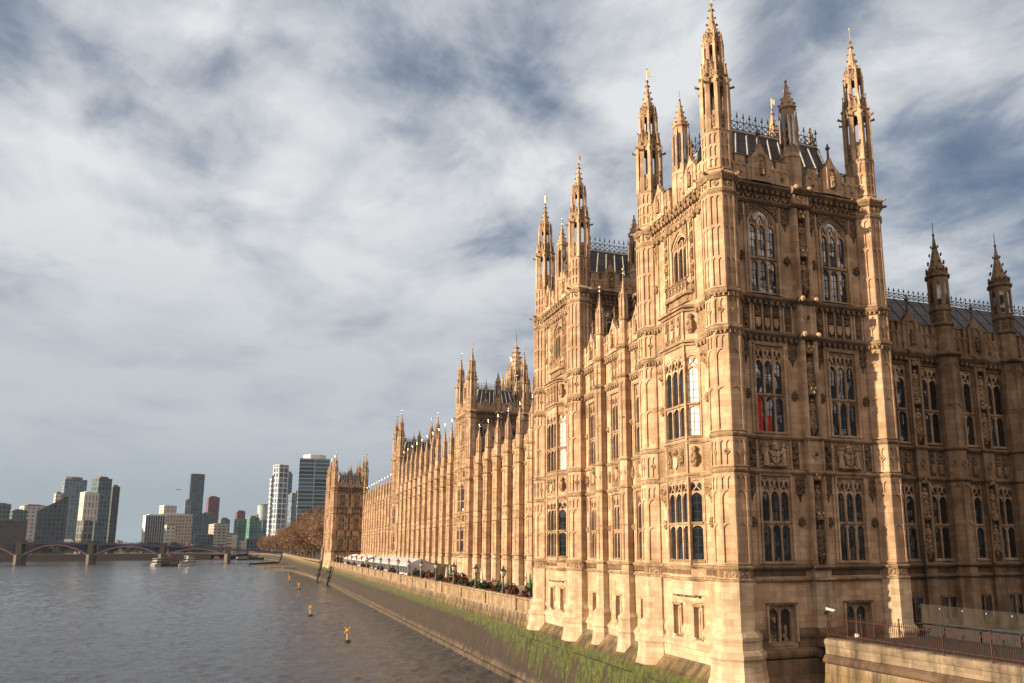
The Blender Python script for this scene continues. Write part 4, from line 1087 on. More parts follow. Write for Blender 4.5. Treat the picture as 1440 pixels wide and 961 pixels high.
# ---- the north range, set back beside the near tower
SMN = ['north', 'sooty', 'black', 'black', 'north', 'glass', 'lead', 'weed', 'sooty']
def north_range():
    X0, L = 38.3, 31.0
    butx = [44.5+6.05*i for i in range(4)]
    mb = MB(); cs = [41.5]+[44.5+3.02+6.05*i for i in range(4)]
    hw = .86; holes = []
    for c in cs:
        for s in (-1.45, 1.45):
            u = c+s-X0; holes += [(u-hw, u+hw, 19.5, 25.0), (u-hw, u+hw, 11.7, 16.9)]
    mb.walls(0, L, 5.0, Z_A2, holes, -.5, 0, ST)
    wins = []
    for c in cs:
        for s in (-1.45, 1.45):
            u = c+s-X0; wins.append(u)
            for za, zb in ((19.5, 25.0), (11.7, 16.9)):
                for q in (-1, 1): mb.box(u+q*(hw+.05)-.05, u+q*(hw+.05)+.05, -.02, .12, za, zb, ST)
                mb.box(u-hw-.1, u+hw+.1, -.02, .12, zb, zb+.1, TR)
            crown_panel(mb, u-.35, Z_B2+.2, Z_B1-.25, .045, .28); crown_panel(mb, u+.35, Z_B2+.2, Z_B1-.25, .045, .28)
            mb.box(u-.8, u+.8, -.02, .12, 9.35, 9.5, BK); mb.poly([(u-.62, .02, 8.0), (u+.62, .02, 8.0), (u+.62, .02, 9.35), (u-.62, .02, 9.35)], GL)
            for q in (-.7, 0, .7): mb.box(u+q-.07, u+q+.07, -.02, .11, 7.6, 9.35, BA)
        p = c-X0
        for z0, z1 in ((Z_B1, Z_A2), (Z_S1, Z_B2)):
            for q in (-1, 1): mb.box(p+q*.42-.1, p+q*.42+.1, -.02, .32, z0, z1, ST)
            mb.box(p-.32, p+.32, -.02, .05, z0, z1, CA)
        mb.box(p-.5, p+.5, -.02, .32, Z_B2, Z_B1, ST); mb.diamond(p, 18.2, .25, .34, .32, .39, .3, ST)
        mb.box(p-.5, p+.5, -.02, .30, 7, Z_S1, BA)
    for z, b, h, m, d in ((Z_A2+.1, .34, .4, BK, .45), (Z_B1, .18, .2, BK, 0), (Z_B2, .18, .2, BK, 0), (Z_S1, .24, .24, BK, 0), (Z_S2, .18, .18, TR, 0)):
        string_course(mb, 0, L, z, .06, b, h, m, d)
        for c in cs: string_course(mb, c-X0-.6, c-X0+.6, z-.004, .30, b*.8, h*.9, m, 0)
    slot_band(mb, 0, L, Z_S2+.16, Z_S1-.16, .08, BK)
    parapet(mb, 0, L, Z_A2+.25, Z_A2+2.2, .15, tuple(c-X0 for c in cs), 1, ST)
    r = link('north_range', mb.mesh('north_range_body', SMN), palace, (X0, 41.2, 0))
    wm, wl = window_mesh('north_range_window', 1.72, 5.5, 2, 2.4), window_mesh('north_range_lower_window', 1.72, 5.2, 2, 2.4)
    for u in wins: dup(wm, 'window', r, (u, 0, 19.5)); dup(wl, 'window', r, (u, 0, 11.7))
    for c in cs[:3]:
        for z in (20.2, 22.9, 12.4, 14.8): dup(STAT, 'statue', r, (c-X0, -.20, z))
    # octagonal buttress turrets
    b = MB(); R = .86
    b.ring([(R*1.05, 6.5), (R*1.05, Z_S2)], m=BA); b.ring([(R, Z_S2), (R, Z_A2)], m=ST); b.ring([(R*.86, Z_A2), (R*.80, 29.2), (R*.80, 31.6)], m=ST)
    for k in range(8):
        th = 45*k; ap = R*math.cos(PI/8); hw_ = R*math.sin(PI/8); b.frame(ap*math.cos(rad(th)), ap*math.sin(rad(th)), th+90)
        for z0, z1 in ((Z_S1+.2, Z_B2-.2), (Z_B1+.2, Z_A2-.4)):
            for zz in (z1-.1, (z0+z1)/2): b.arch(-hw_+.05, hw_-.05, zz-.42, zz-.12, zz, 0, .06, 3, ST)
            b.box(-hw_, -hw_+.05, -.02, .05, z0, z1, ST); b.box(hw_-.05, hw_, -.02, .05, z0, z1, ST)
        b.diamond(0, 18.2, .22, .3, -.02, .06, .35, ST)
        r2 = R*.80; b.frame(r2*math.cos(PI/8)*math.cos(rad(th)), r2*math.cos(PI/8)*math.sin(rad(th)), th+90); h2 = r2*math.sin(PI/8)
        b.box(-h2*.45, h2*.45, -.05, .012, 29.5, 31.2, GL); b.box(-h2, -h2*.55, -.02, .06, 29.2, 31.6, ST); b.box(h2*.55, h2, -.02, .06, 29.2, 31.6, ST)
        b.arch(-h2*.55, h2*.55, 30.9, 31.3, 31.6, 0, .06, 3, ST); b.box(-h2*.6, h2*.6, 0, .05, 28.3, 29.0, CA)
        b.prism([(-h2, 31.6), (h2, 31.6), (0, 32.4)], -.05, .08, CA)
    b.frame()
    for z, rr, g in ((Z_A2+.1, R, .3), (Z_B1, R, .16), (Z_B2, R, .16), (Z_S1, R, .2), (Z_S2, R, .16), (28.1, R*.82, .14), (29.2, R*.8, .1), (31.7, R*.8, .2)): b.ring([(rr-.02, z-.22), (rr+g, z-.08), (rr+g, z+.02), (rr-.02, z+.2)], m=TR, cap=False)
    b.ring([(R*.82, 31.7), (R*.5, 32.7), (R*.22, 33.8), (.04, 34.9)], m=ST)
    crockets(b, R*.8, 31.9, .08, 34.4, 8, 4, .11); b.blob(0, 0, 33.9, .22, .12, 8, CA); b.blob(0, 0, 34.9, .1, .14, 6, CA); b.tube((0, 0, 34.8), (0, 0, 35.9), .03, .02, 4, LD)
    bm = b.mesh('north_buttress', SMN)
    for x in butx: dup(bm, 'buttress', r, (x-X0, -.1, 0))
    rm = MB(); rm.frame(); pitched(rm, L, -1.0, -5.4, Z_A2+.4, 31.9)
    link('roof', rm.mesh('north_roof', ['slate', 'iron']), r)
    cm = MB(); cm.frame(); cresting(cm, (0, -5.4, 31.95), (L, -5.4, 31.95), .75, .5)
    link('cresting', cm.mesh('north_cresting', ['iron']), r)
north_range()

# ---- the octagonal lantern tower over the middle of the palace, behind the river front
def lantern_tower():
    mb = MB(); R = 4.4
    mb.ring([(R, 25), (R, 47)], m=ST)
    for z in (38, 47): mb.ring([(R-.1, z-.4), (R+.4, z-.1), (R+.4, z+.1), (R-.1, z+.5)], m=TR, cap=False)
    for k in range(8):
        th = 45*k; mb.frame(R*.924*math.cos(rad(th)), R*.924*math.sin(rad(th)), th+90)
        mb.box(-1, 1, -.3, .02, 39.5, 45, GL); mb.box(-.12, .12, 0, .15, 39.5, 46, ST); mb.arch(-1, 1, 43.8, 45, 45.6, 0, .12, 5, ST)
        mb.prism([(-1.2, 46.8), (1.2, 46.8), (0, 49)], -.2, .15, CA)
        mb.frame(); a = rad(th+22.5); c, s = math.cos(a), math.sin(a)
        mb.ring([(.5, 30), (.45, 48), (.38, 50), (.05, 53)], 6, 0, (R+.2)*c, (R+.2)*s, ST)
        for q in range(4): mb.blob((R+.2)*c, (R+.2)*s, 50.3+q*.7, .42-.08*q, .15, 4, CA)
        r2 = 2.5; mb.ring([(.26, 47), (.24, 53), (.02, 55)], 4, 0, r2*c, r2*s, ST)
        mb.frame(r2*.92*math.cos(rad(th)), r2*.92*math.sin(rad(th)), th+90); mb.arch(-.85, .85, 51.5, 52.6, 53.1, -.2, 0, 4, ST); mb.box(-.9, .9, -.2, 0, 47, 48.2, ST); mb.prism([(-.9, 53), (.9, 53), (0, 54.6)], -.1, .1, CA)
    mb.frame()
    mb.ring([(2.2, 53.2), (1.5, 55.5), (.8, 58.5), (.1, 62)], m=ST); crockets(mb, 2.2, 53.5, .3, 61.3, 8, 6, .3)
    mb.tube((0, 0, 61.8), (0, 0, 64.5), .08, .06, 5, GL)
    link('lantern_tower', mb.mesh('lantern_tower', SM), palace, (60.5, 193.5, 4.0))
lantern_tower()
# ------------------------------------------------------------------ ground, river, terrace
def sheet(name, pts, z, mat):
    mb = MB(); mb.frame(); mb.poly([(x, -y, z) for x, y in pts], 0)
    return structure(name, mb.mesh(name, [mat]))
def water_mat():
    m, nt, b = new_mat('river_water'); k = NB(nt); P = k.pos()
    n = k.noise(P, .05, 3, .5)
    c = k.mix(n, (.036, .035, .036), (.052, .047, .044)); k.l(c, b.inputs['Base Color'])
    b.inputs['Roughness'].default_value = .10; b.inputs['IOR'].default_value = 1.6; b.inputs['Specular Tint'].default_value = (.88, .94, 1, 1)
    h1 = k.noise(P, .30, 7, .66, (1, .55, 1), .7); h2 = k.noise(P, 1.1, 6, .7, (1, .6, 1), .5)
    p = k.bump(h1, .6, .7, b); k.bump(h2, .8, .25, b, p)
    return m
M['water'] = water_mat()
M['ground'] = simple('rough_ground', (.12, .105, .08), .95, scale=.03, objc=False)
M['paving'] = simple('terrace_paving', (.30, .25, .19), .9, scale=1.5, objc=False)
M['mud'] = simple('river_mud', (.115, .082, .055), .8, scale=.12, bump=.6, objc=False)
def river():
    """flat far water, and wind-ruffled water as real waves wherever the ripples are large enough to see"""
    import numpy as np
    rg = np.random.default_rng(4)
    ys = [52.0]
    while ys[-1] < 640: ys.append(ys[-1]*1.0058)
    ys = np.array(ys); n = 640
    t = np.linspace(0, 1, n)
    a0, a1 = -.80, .46                       # the fan's two edges, as X/Y
    X = ys[:, None]*(a0+(a1-a0)*t[None, :]); Y = np.repeat(ys[:, None], n, 1)
    X = np.minimum(X, 27.0)
    Z = np.zeros_like(X)
    patch = .55+.45*np.sin(X*.043+1.3*np.sin(Y*.021))*np.sin(Y*.031+.9*np.sin(X*.027))
    for i in range(46):
        lam = float(np.exp(rg.uniform(np.log(.75), np.log(4.6)))); th = rg.normal(2.2, .55); kx, ky = np.cos(th)*2*np.pi/lam, np.sin(th)*2*np.pi/lam
        am = .0046*lam**.9
        vis = np.clip((lam*420/Y-1.1)/2.0, 0, 1) if lam < 3 else np.clip((lam*700/Y-1.1)/2, 0, 1)
        Z += am*vis*np.sin(kx*X+ky*Y+rg.uniform(0, 6.28))
    Z *= .65+.7*patch
    Z *= np.clip((640-Y)/200, 0, 1)
    V = np.stack([X, Y, Z], -1).reshape(-1, 3)
    r, c = len(ys), n
    i = (np.arange(r-1)[:, None]*c+np.arange(c-1)[None, :]).ravel()
    F_ = np.stack([i, i+1, i+1+c, i+c], -1)
    flat = np.array([(-3000, -300, -.32), (60, -300, -.32), (60, 4000, -.32), (-3000, 4000, -.32)], float)
    k = len(V); V = np.vstack([V, flat])
    me = bpy.data.meshes.new('river'); me.from_pydata(V.tolist(), [], F_.tolist()+[[k, k+1, k+2, k+3]])
    me.materials.append(M['water']); me.polygons.foreach_set('use_smooth', [True]*len(me.polygons)); me.update()
    structure('river', me)
river()
sheet('ground', [(31.6, -300), (4000, -300), (4000, 9000), (-60, 9000), (-40, 1700), (-14, 1180), (6, 1010), (17, 880), (21.8, 770), (20.6, 345), (25.6, 345), (25.6, 74.2), (38.6, 74.2), (38.6, 42), (31.0, 42), (31.0, 38.6), (31.6, 26)], 6.95, 'ground')
sheet('far_bank', [(-4000, 1015), (-24, 1015), (-14, 1600), (18, 4000), (18, 9000), (-4000, 9000)], 5.5, 'ground')
sheet('terrace', [(25.4, 74.2), (38.0, 74.2), (38.0, 316.4), (25.4, 316.4)], 7.0, 'paving')
mb = MB(); mb.frame()                        # foreshore bared by the tide
def mudbank(pts, top):
    lo = [mb.pt(x, -y, -.4) for x, y in pts]; cx = sum(p[0] for p in pts)/len(pts); cy = sum(p[1] for p in pts)/len(pts)
    hi = [mb.pt(cx+(x-cx)*.72, -(cy+(y-cy)*.8), top*(.7+.6*random.random())) for x, y in pts]; n = len(pts)
    for i in range(n): mb.face([lo[i], lo[(i+1) % n], hi[(i+1) % n], hi[i]], 0)
    c = mb.pt(cx, -cy, top)
    for i in range(n): mb.face([hi[i], hi[(i+1) % n], c], 0)
mudbank([(24, 395), (19, 430), (12, 475), (4, 520), (-3, 565), (-4, 620), (3, 680), (12, 730), (22, 770), (30, 700), (30, 400)], 1.1)
mudbank([(24.5, 300), (22, 340), (20, 400), (17, 450), (30, 450), (30, 300)], .8)
structure('foreshore', mb.mesh('foreshore', ['mud']))
# ---- the river wall: parapet beside the terrace, battered granite below
def polywall(mb, pts, prof, m=0):
    """sweep a (x offset, z) profile along points of the bank"""
    rows = [[mb.pt(x+o, -y, z) for o, z in prof] for x, y in pts]
    for a, b in zip(rows, rows[1:]):
        for i in range(len(prof)-1): mb.face([a[i], a[i+1], b[i+1], b[i]], m)
    mb.face(rows[0], m); mb.face(rows[-1][::-1], m)
rw = thing('river_wall', 'long battered stone river wall with green weed along its high-water mark', 'wall', (0, 0, 0))
mb = MB(); mb.frame()
low = [(1.2, 4.2), (-.75, 4.2), (-.80, 3.9), (-1.45, .55), (-1.75, .5), (-1.8, -1.0), (1.2, -1.0)]
polywall(mb, [(25.15, 39.5), (25.15, 57), (25.15, 76.5)], low)
mid = [(1.2, 6.2), (-.05, 6.2), (-.16, 6.1), (-.16, 5.55), (-.30, 5.4), (-.32, 4.9), (-1.45, .55), (-1.75, .5), (-1.8, -1.0), (1.2, -1.0)]
polywall(mb, [(25.15, y) for y in (74.4, 110, 160, 220, 280, 317)], mid)
polywall(mb, [(25.15, y) for y in (315, 330, 342, 352)], low)
polywall(mb, [(24.0, 348), (22.8, 400), (21.8, 480), (22.0, 600), (21.6, 770), (17.0, 880), (6.2, 1008), (-14, 1180)], mid)
link('wall_face', mb.mesh('wall_face', ['weed']), rw)
mb = MB(); mb.frame()
top = [(.45, 6.15), (.45, 7.5), (.52, 7.55), (.5, 7.7), (-.10, 7.7), (-.16, 7.55), (-.02, 7.45), (-.02, 6.35), (-.10, 6.25), (-.10, 6.15)]
polywall(mb, [(25.15, y) for y in (74.6, 110, 160, 220, 280, 316.6)], top)
polywall(mb, [(24.0, 350), (22.8, 400), (21.8, 480), (22.0, 600), (21.6, 770), (17.0, 880), (6.2, 1008), (-14, 1180)], top)
for i in range(21): mb.box(24.98, 25.75, -(80.5+11.95*i), -(79.6+11.95*i), 6.3, 7.8, 0)
link('coping', mb.mesh('coping', ['parapet']), rw)

# ---- wall of the bridge approach beside the near tower
qw = thing('approach_wall', 'low sunlit stone wall with rounded ledges under the rusty railing beside the tower', 'wall')
mb = MB(); mb.frame()
QP = [(31.9, 14.0), (31.43, 26.35), (30.82, 38.72)]
polywall(mb, QP, [(1.6, 7.30), (.55, 7.50), (.25, 7.50), (.02, 7.44), (-.07, 7.30), (-.04, 7.12), (.02, 7.04), (.02, 6.62), (1.6, 6.62)])
link('coping', mb.mesh('approach_coping', [stone_mat('approach_stone', (.25, .20, .145), (.05, .038, .027), 1.0)]), qw)
mb = MB(); mb.frame(); polywall(mb, QP, [(1.6, 6.615), (.02, 6.615), (-.06, 6.56), (-.20, 6.36), (-.24, 6.28), (-.20, 6.18), (-.06, 6.10), (1.6, 6.10)])
link('ledge', mb.mesh('approach_ledge', [stone_mat('approach_ledge_stone', (.13, .09, .06), (.03, .022, .016), 1.0)]), qw)
mb = MB(); mb.frame(); polywall(mb, QP, [(1.6, 6.095), (-.06, 6.095), (-.10, 5.6), (-.55, 2.0), (-.8, -.5), (1.6, -.5)])
link('wall_face', mb.mesh('approach_wall_face', ['weed']), qw)
mb = MB(); mb.frame(); mb.poly([(31.0, -38.7, 7.28), (31.6, -26, 7.28), (32.1, -14, 7.28), (60, -14, 7.28), (60, -41.0, 7.28), (38.4, -41.0, 7.28), (38.4, -38.7, 7.28)], 0)
M['asphalt'] = simple('asphalt', (.035, .032, .03), .9, objc=False); structure('forecourt', mb.mesh('forecourt', ['asphalt']))

# ------------------------------------------------------------------ bridge
M['bark'] = simple('bark', (.085, .06, .045), .95, scale=2)
mb = MB(); mb.frame()
mb.box(-1010, -52, -1014, -1010, -.5, 6.4, 0); structure('far_bank_wall', mb.mesh('far_bank_wall', ['bark']))

M['br_paint'] = simple('bridge_paint', (.085, .095, .165), .6, scale=.3); M['br_red'] = simple('bridge_red', (.36, .20, .23), .55, scale=.3)
M['granite'] = simple('granite', (.12, .10, .08), .9, scale=.4, bump=.4)
def deck_z(x): t = (x+190)/196.; return 17.9-8.2*max(0, t)**1.9 if t > 0 else 17.9+0*t
br = thing('arch_bridge', 'low red and grey arched road bridge on granite piers across the river', 'bridge', (0, 800, 0))
PIERS = [-351, -297, -243.5, -190, -136.8, -81, -27]
mb = MB(); mb.frame()
xs = [-420+i*4. for i in range(111)]
for xa, xb in zip(xs, xs[1:]):
    za, zb = deck_z(xa), deck_z(xb)
    i = [mb.pt(x, w, z) for x, zt in ((xa, za), (xb, zb)) for w in (-8, 8) for z in (zt-1.3, zt)]
    for q in ((0, 4, 6, 2), (1, 3, 7, 5), (0, 1, 5, 4), (2, 6, 7, 3)): mb.face([i[a] for a in q], 0)
link('deck', mb.mesh('deck', ['br_paint']), br)
mb = MB(); mb.frame()
for xa, xb in zip(xs, xs[1:]):
    for w in (-8.05, 8.05):
        za, zb = deck_z(xa), deck_z(xb)
        mb.tube((xa, w, za+1.1), (xb, w, zb+1.1), .12, .12, 4, 0); mb.tube((xa, w, za+.1), (xb, w, zb+.1), .16, .16, 4, 0)
        for k in range(3): x = xa+k*1.33; mb.box(x, x+.12, w-.06, w+.06, deck_z(x), deck_z(x)+1.1, 0)
link('parapet', mb.mesh('bridge_parapet', ['br_paint']), br)
spans = list(zip(PIERS, PIERS[1:]+[24.]))
for pa, pb in spans:
    a, b = pa+2.6, pb-2.6; zc = deck_z((pa+pb)/2)-1.9; z0 = 7.0 if pb < 0 else 6.0
    n = 18
    pts = [(a+(b-a)*i/n, z0+(zc-z0)*(1-(2*i/n-1)**2)) for i in range(n+1)]
    for w in (7.4, 3.6, 0, -3.6, -7.4):
        mb = MB(); mb.frame()
        for (ua, za), (ub, zb) in zip(pts, pts[1:]):
            i = [mb.pt(u, w+d, z) for u, zz in ((ua, za), (ub, zb)) for d in (-.35, .35) for z in (zz-.45, zz+.45)]
            for q in ((0, 4, 6, 2), (1, 3, 7, 5), (0, 1, 5, 4), (2, 6, 7, 3)): mb.face([i[q_] for q_ in q], 1)
        for (u, z) in pts[1:-1]:
            if deck_z(u)-1.3 > z+.5: mb.box(u-.18, u+.18, w-.18, w+.18, z, deck_z(u)-1.2, 0)
        link('arch_rib', mb.mesh('arch_rib', ['br_paint', 'br_red']), br)
for p in PIERS:
    mb = MB(); mb.frame()
    mb.prismz([(p-2.6, -9), (p, -12), (p+2.6, -9), (p+2.6, 9), (p, 12), (p-2.6, 9)], -2, 7.5, 0)
    mb.prismz([(p-2.1, -8.6), (p+2.1, -8.6), (p+2.1, 8.6), (p-2.1, 8.6)], 7.5, deck_z(p)+1.4, 0); mb.prismz([(p-2.5, -9.2), (p+2.5, -9.2), (p+2.5, 9.2), (p-2.5, 9.2)], deck_z(p)+1.4, deck_z(p)+1.9, 0)
    link('pier', mb.mesh('pier', ['granite']), br)

# ------------------------------------------------------------------ buildings across the river
def facade_mat(name, wall, glass, cw=3., rh=3.4, frame=.22, rough=.25, k_=1.75):
    if cw < 8: cw, rh = cw*k_, rh*k_
    m, nt, b = new_mat(name); k = NB(nt); O = k.obj(); x, y, z = k.sep(O)
    g = k.n('ShaderNodeTexCoord'); nx, ny, nz = k.sep(g.outputs['Normal'])
    u = k.math('ADD', k.math('MULTIPLY', x, k.math('ABSOLUTE', ny)), k.math('MULTIPLY', y, k.math('ABSOLUTE', nx)))
    uv = k.comb(u, z, 0)
    br = k.n('ShaderNodeTexBrick'); k.l(uv, br.inputs['Vector']); br.offset = 0
    br.inputs['Color1'].default_value = (*glass, 1); br.inputs['Color2'].default_value = (*[c*2.6+.02 for c in glass], 1); br.inputs['Mortar'].default_value = (*wall, 1)
    br.inputs['Scale'].default_value = 1; br.inputs['Brick Width'].default_value = cw; br.inputs['Row Height'].default_value = rh; br.inputs['Mortar Size'].default_value = frame*rh; br.inputs['Mortar Smooth'].default_value = 0
    n = k.noise(O, .06, 3, .6)
    c = k.mix(.35, br.outputs['Color'], k.ramp(n, [(.3, .55), (.7, 1.35)]), 'MULTIPLY')
    k.l(c, b.inputs['Base Color'])
    k.l(k.math('ADD', k.math('MULTIPLY', br.outputs['Fac'], .6), rough), b.inputs['Roughness'])
    b.inputs['Specular IOR Level'].default_value = .6
    return m
TEAL, DARK, PALE, BRICK = (.018, .045, .055), (.015, .02, .026), (.55, .54, .52), (.25, .15, .09)
F = {
 'masonry': facade_mat('brown_masonry', (.085, .074, .066), DARK, 3.0, 3.4, .26, .5),
 'tealglass': facade_mat('teal_glass', (.095, .125, .135), TEAL, 2.6, 3.4, .14),
 'greyblue': facade_mat('grey_blue_flats', (.15, .19, .235), (.06, .09, .12), 3., 3.1, .18),
 'pale': facade_mat('pale_render', (.46, .43, .40), DARK, 4., 3.3, .34, .5),
 'whiteframe': facade_mat('white_frame', PALE, (.17, .10, .065), 2.6, 5.2, .15, .4),
 'darkframe': facade_mat('dark_frame', (.20, .18, .16), DARK, 3.4, 4.6, .10),
 'darkglass': facade_mat('dark_glass', (.07, .09, .105), (.016, .028, .04), 2.8, 3.3, .15),
 'darkfloors': facade_mat('dark_floors', (.09, .09, .09), DARK, 9., 3.2, .22),
 'grid': facade_mat('concrete_grid', (.44, .36, .30), (.10, .075, .06), 2.9, 3.2, .19, .5),
 'slate': facade_mat('slate_glass_tower', (.07, .10, .125), (.03, .05, .07), 2.7, 3.5, .14),
 'red': facade_mat('red_panels', (.16, .05, .065), (.05, .03, .045), 2.6, 3.3, .20),
 'green': facade_mat('green_glass_flats', (.10, .20, .185), (.03, .09, .085), 4., 3.1, .20),
 'cream': facade_mat('cream_balconies', (.50, .44, .35), (.06, .07, .06), 5., 3.1, .30),
 'silver': facade_mat('silver_cylinder', (.40, .44, .47), (.12, .16, .19), 2.4, 3.2, .20),
 'whitegrid': facade_mat('white_grid_tower', (.62, .63, .65), (.06, .085, .12), 8., 8.5, .085),
 'finegrid': facade_mat('fine_white_grid', (.50, .52, .55), (.06, .08, .11), 3.6, 4.2, .16),
 'bands': facade_mat('banded_glass', (.27, .31, .33), (.035, .065, .085), 60., 3.7, .12),
 'roof': simple('roof_plant', (.16, .15, .14), .8), 'white': simple('white_cladding', (.6, .58, .55), .6), 'brown': simple('brown_cladding', (.13, .09, .075), .7)}
def bld(name, label, cx, y, w, zt, rz, fac, dep=None, zb=5.5, plant=None, shape='box', zt2=None, top='roof', cw=None, extras=()):
    c, s = abs(math.cos(rad(rz))), abs(math.sin(rad(rz)))
    dep = dep or 1.; a = w/(c+s*dep); b = a*dep
    t = thing(name, label, 'building', (cx, y, 0), rz)
    mb = MB(); mb.frame()
    if shape == 'box': mb.box(-a/2, a/2, -b/2, b/2, zb, zt, 0)
    elif shape == 'wedge': mb.prism([(-a/2, zb), (a/2, zb), (a/2, zt), (a/2-.12*a, zt), (-a/2, zt2)], -b/2, b/2, 0)
    elif shape == 'round':
        mb.ring([(w/2, zb), (w/2, zt)], 20, 0)
    elif shape == 'soft':
        q = w*.26; h = w/2; d = h*.8
        mb.prismz([(-h, -d+q), (-h+q*.35, -d+q*.35), (-h+q, -d), (h-q, -d), (h-q*.35, -d+q*.35), (h, -d+q), (h, d), (-h, d)], zb, zt, 0)
    link('facade', mb.mesh('facade', [F[fac]]), t)
    pm = MB(); pm.frame()
    if shape == 'round': pm.ring([(w*.4, zt), (w*.4, zt+2.5), (w*.2, zt+3.2)], 16, 0, m=0)
    elif shape == 'soft': pm.ring([(w*.40, zt), (w*.40, zt+4), (w*.36, zt+4.4)], 8, 22.5, m=0, sy=.8)
    elif shape == 'wedge': pm.box(a*.2, a*.46, -b*.3, b*.3, zt, zt+2.2, 0)
    else:
        h = plant or max(1.2, (zt-zb)*.03)
        pm.box(-a*.34, a*.22, -b*.3, b*.34, zt, zt+h, 0); pm.box(a*.26, a*.42, -b*.2, b*.2, zt, zt+h*.6, 0); pm.box(-a*.5-.12, a*.5+.12, -b*.5-.12, b*.5+.12, zt-.5, zt+.25, 0)
    link('roof_plant', pm.mesh('roof_plant', [F[top]]), t)
    for kind in extras:
        em = MB(); em.frame()
        if kind == 'balcony':
            z = zb+4
            while z < zt-2: em.box(-a/2-.9, a/2+.9, -b/2-.9, b/2+.9, z, z+.35, 0); z += 3.2*1.5
        elif kind == 'fins':
            for i in range(9): u = -a/2+a*i/8; em.box(u-.25, u+.25, -b/2-.5, b/2+.5, zb, zt, 0)
        link(kind if kind != 'fins' else 'fin', em.mesh(kind, [F['white'] if kind == 'fins' else F['roof']]), t)
    return t
